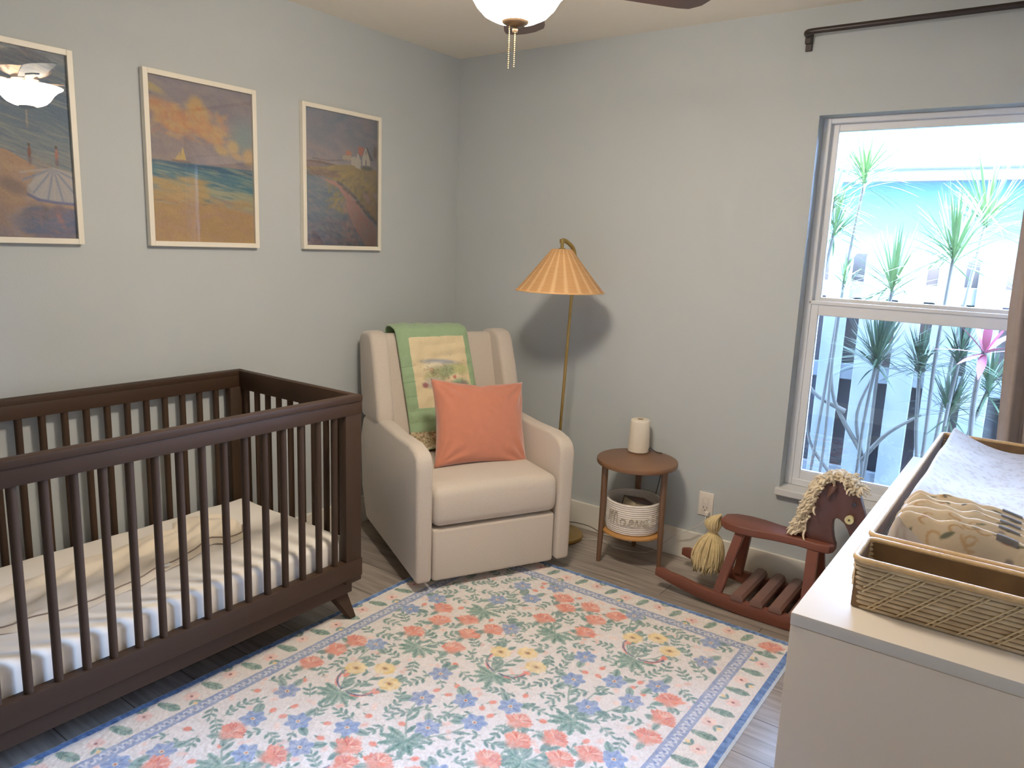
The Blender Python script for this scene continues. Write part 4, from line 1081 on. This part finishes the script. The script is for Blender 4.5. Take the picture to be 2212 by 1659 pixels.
# changing pad
M_pad = None
pp_ = Paint(.37, 1.16, .0045, (168, 156, 148))
for _ in range(520):
    x, y = random.uniform(0, .37), random.uniform(0, 1.16); c = random.choice([(132, 108, 86), (128, 106, 92), (136, 114, 88), (112, 100, 94)])
    for k in range(random.choice([3, 4, 5])):
        pp_.blob(x+random.gauss(0, .007), y+random.gauss(0, .010), .0032, .0060, random.uniform(-.6, .6), c, .38, .9)
pp_.grain(1.2, 1)
pd = thing('changing_pad', 'contoured changing pad with a pale floral cover in the tray', 'changing pad', (2.745, -1.005, DZ+.01))
u = (pp_.U/pp_.w)*2-1; v = (pp_.V/pp_.h)*2-1
zt = .085+.062*np.abs(u)**2.0*(1-.0)+.004*np.sin(v*9+u*3)
edg = (np.clip((1-np.abs(u))*9, 0, 1)**.45)*(np.clip((1-np.abs(v))*14, 0, 1)**.45)
Zp = zt*edg+.0*(1-edg)
Zp = np.maximum(Zp, .004)
grid_obj('pad_cover', u*.183*(1-.0*v), -v*.575, Zp, vmat('pad_cotton', .9, bump=.15, bscale=60, sheen=.2), pd, pp_.a).data.flip_normals()
bm = bmesh.new(); box(bm, -.175, .175, -.565, .565, .0, .012, .003); obj('pad_base', bm, mat('pad_white', (216, 208, 200), .9, noise=.02), pd)

# folded printed cloths
def cloth(idx, yc, zh, tilt, label):
    w, h, t = .335, .128+zh, .021
    c_ = Paint(.34, .26, .0032, (196, 174, 144))
    n_ = 70 if idx == 0 else 46
    for _ in range(n_):
        x, y = random.uniform(0, .34), random.uniform(0, .26); s_ = 1.0 if idx else 1.3
        r_ = random.random()
        if r_ < .45: c_.leaf(x, y, .024*s_, .008*s_, random.uniform(0, 6), random.choice([(92, 92, 74), (106, 102, 80), (80, 76, 72)]))
        elif r_ < .8: c_.line([(x+.010*s_*math.cos(a), y+.010*s_*math.sin(a)) for a in np.linspace(random.uniform(0, 3), random.uniform(4, 6), 8)], .004, random.choice([(166, 122, 70), (176, 136, 90)]), .8)
        else: c_.blob(x, y, .006*s_, .005*s_, 0, random.choice([(168, 110, 90), (120, 110, 104)]), .8, .5)
    c_.grain(2, 1)
    tt_ = thing('folded_cloth', label, 'cloth', (2.742, yc, DZ+.024), 0, 'folded printed cloths in the changing tray')
    # profile over the fold: front bottom -> top -> back bottom
    s = c_.V/c_.h; uu_ = c_.U/c_.w
    hh_ = h*(1-.14*np.clip((uu_-.42)/.3, 0, 1)**1.3-.45*np.clip((uu_-.76)/.24, 0, 1)**1.4)*(1-.25*np.clip((.10-uu_)/.10, 0, 1)**2)
    a = (s-.5)*2
    zc = hh_*(1-np.abs(a)**3.2*1.0); yy = a*t*(1.0-.2*(1-np.abs(a)))+tilt*zc
    zc = zc+(.0035*np.sin(uu_*21+idx*2)+.002*np.sin(uu_*43+idx))*(1-np.abs(a))*np.clip((.52-uu_)*12, 0, 1)
    yy = yy+.004*np.sin(uu_*12+s*1)
    zc = np.maximum(zc, .002)
    xx = (uu_-.5)*w
    col_ = c_.a
    g = grid_obj('cloth_body', xx, yy-0, zc, vmat('print_cotton_%d' % idx, .9, bump=.1, bscale=90), tt_, col_); 
    # dark patch follows the surface, slightly proud
    i0, i1 = int(.565*c_.nx), int(.69*c_.nx); j0, j1 = int(.44*c_.ny), int((.66 if idx else .74)*c_.ny)
    if True:   # patch on the side facing the room end
        j0, j1 = c_.ny-j1, c_.ny-j0
    sl = (slice(j0, j1), slice(i0, i1))
    gy = np.gradient(yy, axis=0); gz = np.gradient(zc, axis=0); l_ = np.hypot(gy, gz)+1e-9
    grid_obj('dark_patch', xx[sl], (yy-gz/l_*.0018)[sl], (zc+gy/l_*.0018)[sl], mat('charcoal_patch', (84, 80, 78), .8, noise=.12, scale=80), tt_, None, 'charcoal rectangular patch')
cloth(0, -1.556, .000, .20, 'tan printed cloth with a dark patch, nearest the open rattan basket')
cloth(1, -1.516, .006, .20, 'tan printed cloth with a dark patch, second from the open rattan basket')
cloth(2, -1.480, .008, .20, 'tan printed cloth with a dark patch, third from the open rattan basket')
cloth(3, -1.445, .010, .20, 'tan printed cloth with a dark patch, fourth from the open rattan basket')
cloth(4, -1.410, .012, .20, 'tan printed cloth with a dark patch, farthest from the open rattan basket')

# ------------------------------------------------------------------ curtain rod & curtain
M_blk = mat('oil_rubbed_bronze', (38, 30, 30), .4, metal=.3, noise=.1)
rd = thing('curtain_rod', 'dark bronze wraparound curtain rod above the window', 'curtain rod', (2.4, 0, 2.33))
bm = bmesh.new(); tube(bm, smooth_path([(-.553, -.008, 0), (-.553, -.05, 0), (-.545, -.073, 0), (-.525, -.082, 0), (-.48, -.083, 0)], 5)+[Vector((.57, -.083, 0)), Vector((.6, -.075, 0)), Vector((.607, -.05, 0)), Vector((.607, -.008, 0))], .0115, 12); obj('rod', bm, M_blk, rd, 60)
for x in (-.553, .600):
    bm = bmesh.new(); box(bm, x-.013, x+.013, -.010, .0, -.055, .012, .002); box(bm, x-.012, x+.012, -.03, -.008, -.03, .008, .002); obj('bracket', bm, M_blk, rd)
ct = thing('window_curtain', 'taupe curtain panel hanging at the right of the window', 'curtain', (2.80, -.083, 0))
M_cur = mat('taupe_drape', (158, 140, 132), .9, noise=.05, scale=30, bump=.15, bscale=300, sheen=.4)
nz_c, nx_c = 90, 200
uu_, vv_ = np.meshgrid(np.linspace(0, 1, nx_c), np.linspace(0, 1, nz_c))
z_c = 2.352-vv_*(2.352-.03)
xl_ = np.interp(z_c, [0, .8, 1.3, 2.0, 2.36], [2.735, 2.690, 2.662, 2.655, 2.655]); xr_ = 2.985+0*xl_
x_c = xl_+(xr_-xl_)*uu_
amp = .026*np.clip(.35+vv_*1.5, 0, 1)
y_c = -.083+amp*np.cos(uu_*2*PI*4.0+.5*np.sin(vv_*3))+.004*np.sin(vv_*14+uu_*20)
y_c = np.where(z_c > 2.30, -.083-.0145*np.where(np.cos(uu_*2*PI*4) > 0, -1, 1)*1.0, y_c)
cu = grid_obj('drape', x_c-2.80, y_c+.083, z_c, M_cur, ct); md = cu.modifiers.new('thick', 'SOLIDIFY'); md.thickness = .0025; md.offset = 0

# ------------------------------------------------------------------ ceiling fan
FX, FY = 1.525, -1.566
fn = thing('ceiling_fan', 'dark bladed ceiling fan with a glowing glass bowl light', 'ceiling fan', (FX, FY, 2.02))
Z0 = 2.02
def fp(name, bm, m, sm=40, parent=None, label=None):
    return obj(name, bm, m, parent or fn, sm, label=label)
M_fm = mat('fan_bronze', (96, 74, 52), .35, metal=.5, noise=.1)
bm = bmesh.new(); lathe(bm, [(0, .42), (.065, .42), (.065, .40), (.03, .375), (.012, .37), (.012, .30), (.03, .295), (.10, .28), (.115, .26), (.115, .20), (.09, .18), (.06, .17), (.06, .155), (0, .155)], 40); fp('motor_housing', bm, M_fm)
M_bowl = bpy.data.materials.new('glowing_glass'); M_bowl.use_nodes = True
N, L = M_bowl.node_tree.nodes, M_bowl.node_tree.links; b = N['Principled BSDF']
b.inputs['Base Color'].default_value = (*lin((250, 240, 220)), 1); b.inputs['Roughness'].default_value = .25
b.inputs['Emission Color'].default_value = (*lin((255, 238, 214)), 1); b.inputs['Emission Strength'].default_value = 26.0
bm = bmesh.new()
lathe(bm, [(.032, .030), (.060, .034), (.085, .046), (.105, .066), (.120, .090), (.140, .110), (.160, .122), (.163, .126), (.158, .128), (.138, .116), (.116, .095), (.10, .07), (.08, .052), (.058, .040), (.032, .036)], 56)
fp('glass_bowl', bm, M_bowl)
bm = bmesh.new(); lathe(bm, [(0, .0), (.006, .002), (.008, .008), (.006, .014), (.004, .016), (.022, .020), (.034, .026), (.038, .033), (.034, .036), (0, .036)], 28)
tube(bm, [(0, 0, .03), (0, 0, .16)], .007, 10); fp('finial', bm, M_fm, 40)
M_chain = mat('chain_brass', (214, 176, 110), .3, metal=.8, noise=.05)
for cx1, cy1, zl_ in ((-.010, -.012, -.088), (.003, -.004, -.084)):
    bm = bmesh.new(); nb = 22
    for k in range(nb):
        z = .022+(zl_-.022)*k/(nb-1); bmesh.ops.create_icosphere(bm, subdivisions=1, radius=.0019, matrix=T(cx1, cy1, z))
    tube(bm, [(cx1, cy1, .022), (cx1, cy1, zl_)], .0005, 4); fp('pull_chain', bm, M_chain, 180)
M_bl = mat('dark_blade_wood', (58, 34, 26), .4, noise=.2, scale=8, stretch=(.15, 1, 1))
for k in range(5):
    a = R(51+72*k)
    mt_ = Matrix.Rotation(a, 4, 'Z') @ T(0, 0, .150) @ Matrix.Rotation(R(-9), 4, 'X')
    bm = bmesh.new()
    pts = [(.17, -.050), (.34, -.062), (.50, -.068), (.535, -.064), (.562, -.035), (.570, 0), (.562, .035), (.535, .064), (.50, .068), (.34, .062), (.17, .050), (.16, 0)]
    prism(bm, pts, -.003, .003, 'z', .0015, 1, mtx=mt_); bl_ = fp('blade', bm, M_bl, 30)
    bm = bmesh.new(); prism(bm, [(.09, -.014), (.17, -.02), (.25, -.03), (.27, 0), (.25, .03), (.17, .02), (.09, .014)], -.008, -.003, 'z', .001, 1, mtx=mt_); fp('blade_bracket', bm, M_fm, 30, bl_)

# ------------------------------------------------------------------ outside
M_gr = mat('garden_soil', (51, 50, 45), .95, noise=.3, scale=6)
bm = bmesh.new(); vs = [bm.verts.new(q) for q in ((-6, .2, -.05), (10, .2, -.05), (10, 12, -.05), (-6, 12, -.05))]; bm.faces.new(vs)
g = obj('ground', bm, M_gr); g['kind'] = 'structure'
# fence
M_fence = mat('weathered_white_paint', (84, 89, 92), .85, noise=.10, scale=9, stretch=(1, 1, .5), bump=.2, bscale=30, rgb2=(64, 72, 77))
M_fback = mat('shade_dark_board', (30, 28, 33), .9, noise=.15, scale=9, stretch=(1, 1, .4), rgb2=(30, 30, 31))  # rear boards coloured dark to paint in the shade of the fence gaps
fc = thing('wooden_fence', 'weathered white shadowbox fence outside the window', 'fence', (2.2, 1.3, -.05))
for i in range(24):
    x = .30+i*.185+random.uniform(-.006, .006); zt_ = 1.53+random.uniform(-.015, .015); w_ = .122
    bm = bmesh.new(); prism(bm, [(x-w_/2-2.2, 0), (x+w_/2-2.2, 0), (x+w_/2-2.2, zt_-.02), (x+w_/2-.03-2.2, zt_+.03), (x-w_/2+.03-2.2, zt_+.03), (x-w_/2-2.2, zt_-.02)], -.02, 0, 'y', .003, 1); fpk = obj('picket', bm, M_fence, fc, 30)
for i in range(24):
    x = .30+(i+.5)*.185; zt_ = 1.50+random.uniform(-.02, .02); w_ = .122
    bm = bmesh.new(); prism(bm, [(x-w_/2-2.2, 0), (x+w_/2-2.2, 0), (x+w_/2-2.2, zt_-.02), (x+w_/2-.03-2.2, zt_+.03), (x-w_/2+.03-2.2, zt_+.03), (x-w_/2-2.2, zt_-.02)], .045, .06, 'y', .003, 1); obj('rear_board', bm, M_fback, fc, 30, label='rear board coloured dark for shade')
for z in (.25, .86, 1.33):
    bm = bmesh.new(); box(bm, .1-2.2, 4.8-2.2, .002, .042, z-.04, z+.05, .004); obj('rail', bm, M_fence, fc)
# neighbour house
ho = thing('neighbour_house', 'pale blue neighbour house with a white shingle roof beyond the fence', 'house', (2, 4.2, -.05))
M_hw = mat('pale_blue_stucco', (28, 63, 73), .9, noise=.03, scale=5)
bm = bmesh.new(); box(bm, -6, 7, -.16, 3.0, 0, 2.4); obj('wall', bm, M_hw, ho)
bm = bmesh.new(); box(bm, -6.2, 7.2, -.50, .05, 2.16, 2.20); obj('soffit', bm, mat('white_soffit', (73, 76, 79), .7, noise=.01), ho)
bm = bmesh.new(); box(bm, -6.2, 7.2, -.54, -.50, 2.14, 2.28, .004); tube(bm, [(-6.2, -.59, 2.27), (7.2, -.59, 2.27)], .05, 10); obj('gutter', bm, mat('white_gutter', (68, 70, 74), .5, noise=.01), ho, 40)
rm = mat('white_shingle', (43, 44, 46), .9, noise=.08, scale=5)
bm = bmesh.new()
for k in range(20):
    y0 = -.56+k*.17; z0 = 2.27+k*.17*.42; box(bm, -6.3, 7.3, y0, y0+.20, z0, z0+.02, mtx=Matrix.Translation((0, y0, z0)) @ Matrix.Rotation(math.atan(.42)*.72, 4, 'X') @ Matrix.Translation((0, -y0, -z0)))
obj('roof', bm, rm, ho)
# spiky plants
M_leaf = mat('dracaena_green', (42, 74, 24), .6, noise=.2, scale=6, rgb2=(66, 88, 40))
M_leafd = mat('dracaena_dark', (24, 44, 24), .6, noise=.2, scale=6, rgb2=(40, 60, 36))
M_stm = mat('cane_bark', (48, 46, 38), .85, noise=.2, scale=30)
def leaf_strip(bm, p0, d, L_, w, droop, seg=6, fold=.3):
    d = Vector(d).normalized(); sd = d.cross(Vector((0, 0, 1)));
    if sd.length < .05: sd = Vector((1, 0, 0))
    sd.normalize(); prev = None
    for k in range(seg+1):
        t = k/seg; q = Vector(p0)+d*L_*t+Vector((0, 0, -droop*L_*t*t))
        ww_ = w*(math.sin(min(1, t*1.3+.18)*PI*.5))*(1-t**2.2)+.0006
        a, c_ = bm.verts.new(q-sd*ww_/2), bm.verts.new(q+sd*ww_/2)
        if prev: bm.faces.new((prev[0], prev[1], c_, a))
        prev = (a, c_)
def crown(bm, c, n, L_, w=.012, spread=1.0, up=.5):
    for k in range(n):
        a = random.uniform(0, 2*PI); e = random.uniform(-.35, 1.45)*spread
        e = min(e, 1.45)
        d = (math.cos(a)*math.cos(e), math.sin(a)*math.cos(e), math.sin(e)+up*.2)
        leaf_strip(bm, Vector(c)+Vector((0, 0, random.uniform(-.05, .03))), d, L_*random.uniform(.75, 1.1), w, random.uniform(.05, .30)*(1 if e < .9 else .3))
def dracaena(label, base, heads, m=M_leaf, L_=.32, n=60):
    n = int(n*1.9)
    t = thing('dracaena_plant', label, 'plant', (base[0], base[1], -.05), group='spiky plants between window and fence')
    for (hx, hy, hz) in heads:
        bm = bmesh.new(); dx, dy = hx-base[0], hy-base[1]; zz = hz+.05
        tube(bm, smooth_path([(0, 0, 0), (dx*.15+.02, dy*.2, zz*.35), (dx*.6, dy*.6, zz*.7), (dx, dy, zz)], 5), [.0085]*15+[.007], 7); obj('stem', bm, M_stm, t, 60)
        bm = bmesh.new(); crown(bm, (dx, dy, zz), n, L_); obj('leaf_crown', bm, m, t)
dracaena('tall spiky plant at the upper left of the window', (1.80, .95), [(1.926, .92, 1.86)])
dracaena('spiky plant hugging the left edge of the window', (1.70, .8), [(1.815, .80, 1.74), (1.83, .82, 1.60)], n=46, L_=.26)
dracaena('spiky plant with a low crown just above the sash rail', (2.10, .75), [(2.144, .75, 1.33)])
dracaena('spiky plant with the big crown right of centre in the window', (2.36, .62), [(2.396, .62, 1.49)], L_=.34, n=70)
dracaena('spiky plant beside the curtain edge at the upper right', (2.36, .95), [(2.474, .95, 1.66)], L_=.36, n=60)
dracaena('tiny bright spiky plant low in the upper sash', (1.86, .9), [(1.887, .9, 1.34)], L_=.16, n=22)
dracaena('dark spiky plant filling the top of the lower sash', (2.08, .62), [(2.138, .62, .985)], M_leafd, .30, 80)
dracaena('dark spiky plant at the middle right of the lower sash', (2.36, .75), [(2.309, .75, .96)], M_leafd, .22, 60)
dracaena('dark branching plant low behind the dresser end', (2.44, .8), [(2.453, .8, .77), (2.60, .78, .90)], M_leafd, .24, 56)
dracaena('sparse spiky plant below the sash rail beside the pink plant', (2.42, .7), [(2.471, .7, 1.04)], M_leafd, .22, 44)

# bare branches
brn = thing('bare_shrub', 'bare branching grey shrub against the fence', 'shrub', (2.06, .95, -.05), group=None)
for q in ([(0, 0, 0), (.02, 0, .4), (-.04, 0, .7), (.05, 0, 1.0)], [(.01, 0, .45), (.12, -.02, .62), (.26, 0, .74)], [(0, 0, .5), (-.16, 0, .75), (-.2, 0, .98)], [(-.1, 0, .7), (-.28, .02, .78), (-.36, 0, .95)], [(0, 0, .1), (-.1, 0, .3), (-.26, 0, .5), (-.3, 0, .75)]):
    bm = bmesh.new(); sp2 = smooth_path(q, 5); tube(bm, sp2, [.014-.009*i/len(sp2) for i in range(len(sp2))], 7); obj('branch', bm, M_stm, brn, 60)
# pink cordyline
pk = thing('pink_cordyline', 'bright pink broad-leaved plant beside the curtain edge', 'plant', (2.575, .50, -.05))
bm = bmesh.new(); tube(bm, smooth_path([(0, 0, 0), (.01, 0, .5), (-.01, 0, .9), (0, 0, 1.14)], 5), .012, 7); obj('stem', bm, M_stm, pk, 60)
bm = bmesh.new()
for k, (a, e, l_) in enumerate([(180, .12, .22), (200, .9, .2), (90, 1.3, .22), (150, 1.2, .24), (20, .8, .24), (0, .3, .2), (230, -.2, .14), (270, -.5, .16), (300, .4, .2), (340, 1.1, .22), (60, .6, .2)]):
    a = R(a); leaf_strip(bm, (0, 0, 1.13), (math.cos(a)*math.cos(e), math.sin(a)*math.cos(e), math.sin(e)), l_, .045, .15, 8)
obj('leaf_crown', bm, mat('cordyline_pink', (112, 14, 46), .5, noise=.2, scale=8, rgb2=(110, 40, 60)), pk)

# ------------------------------------------------------------------ light
w = bpy.data.worlds.new('sky'); SC.world = w; w.use_nodes = True
bgn = w.node_tree.nodes['Background']; bgn.inputs['Color'].default_value = (*lin((166, 202, 255)), 1); bgn.inputs['Strength'].default_value = 40.0
for m_ in (M_leafd,): m_.node_tree.nodes['Principled BSDF'].inputs['Specular IOR Level'].default_value = .2
sd_ = bpy.data.lights.new('sun', 'SUN'); sd_.energy = 32.0; sd_.angle = R(14.0); sd_.color = (1, .97, .92)
so = bpy.data.objects.new('sun', sd_); COL.objects.link(so); so.rotation_euler = (R(38), R(6), 0)
pl_ = bpy.data.lights.new('window_portal', 'AREA'); pl_.shape = 'RECTANGLE'; pl_.size = WR-WL; pl_.size_y = WT-WB; pl_.cycles.is_portal = True
po = bpy.data.objects.new('window_portal', pl_); COL.objects.link(po); po.location = ((WL+WR)/2, .16, (WB+WT)/2); po.rotation_euler = (R(-90), 0, 0)

SC.view_settings.view_transform = 'Standard'
SC.view_settings.look = 'None'
SC.view_settings.exposure = 2.0
SC.view_settings.gamma = 1.2
SC.cycles.use_denoising = True
SC.cycles.use_adaptive_sampling = True
SC.cycles.adaptive_threshold = 0.06
SC.cycles.use_light_tree = False
SC.cycles.max_bounces = 6
SC.cycles.diffuse_bounces = 4
SC.cycles.glossy_bounces = 3
SC.cycles.transparent_max_bounces = 12
SC.cycles.sample_clamp_indirect = 4.0
SC.cycles.caustics_reflective = False
SC.cycles.caustics_refractive = False
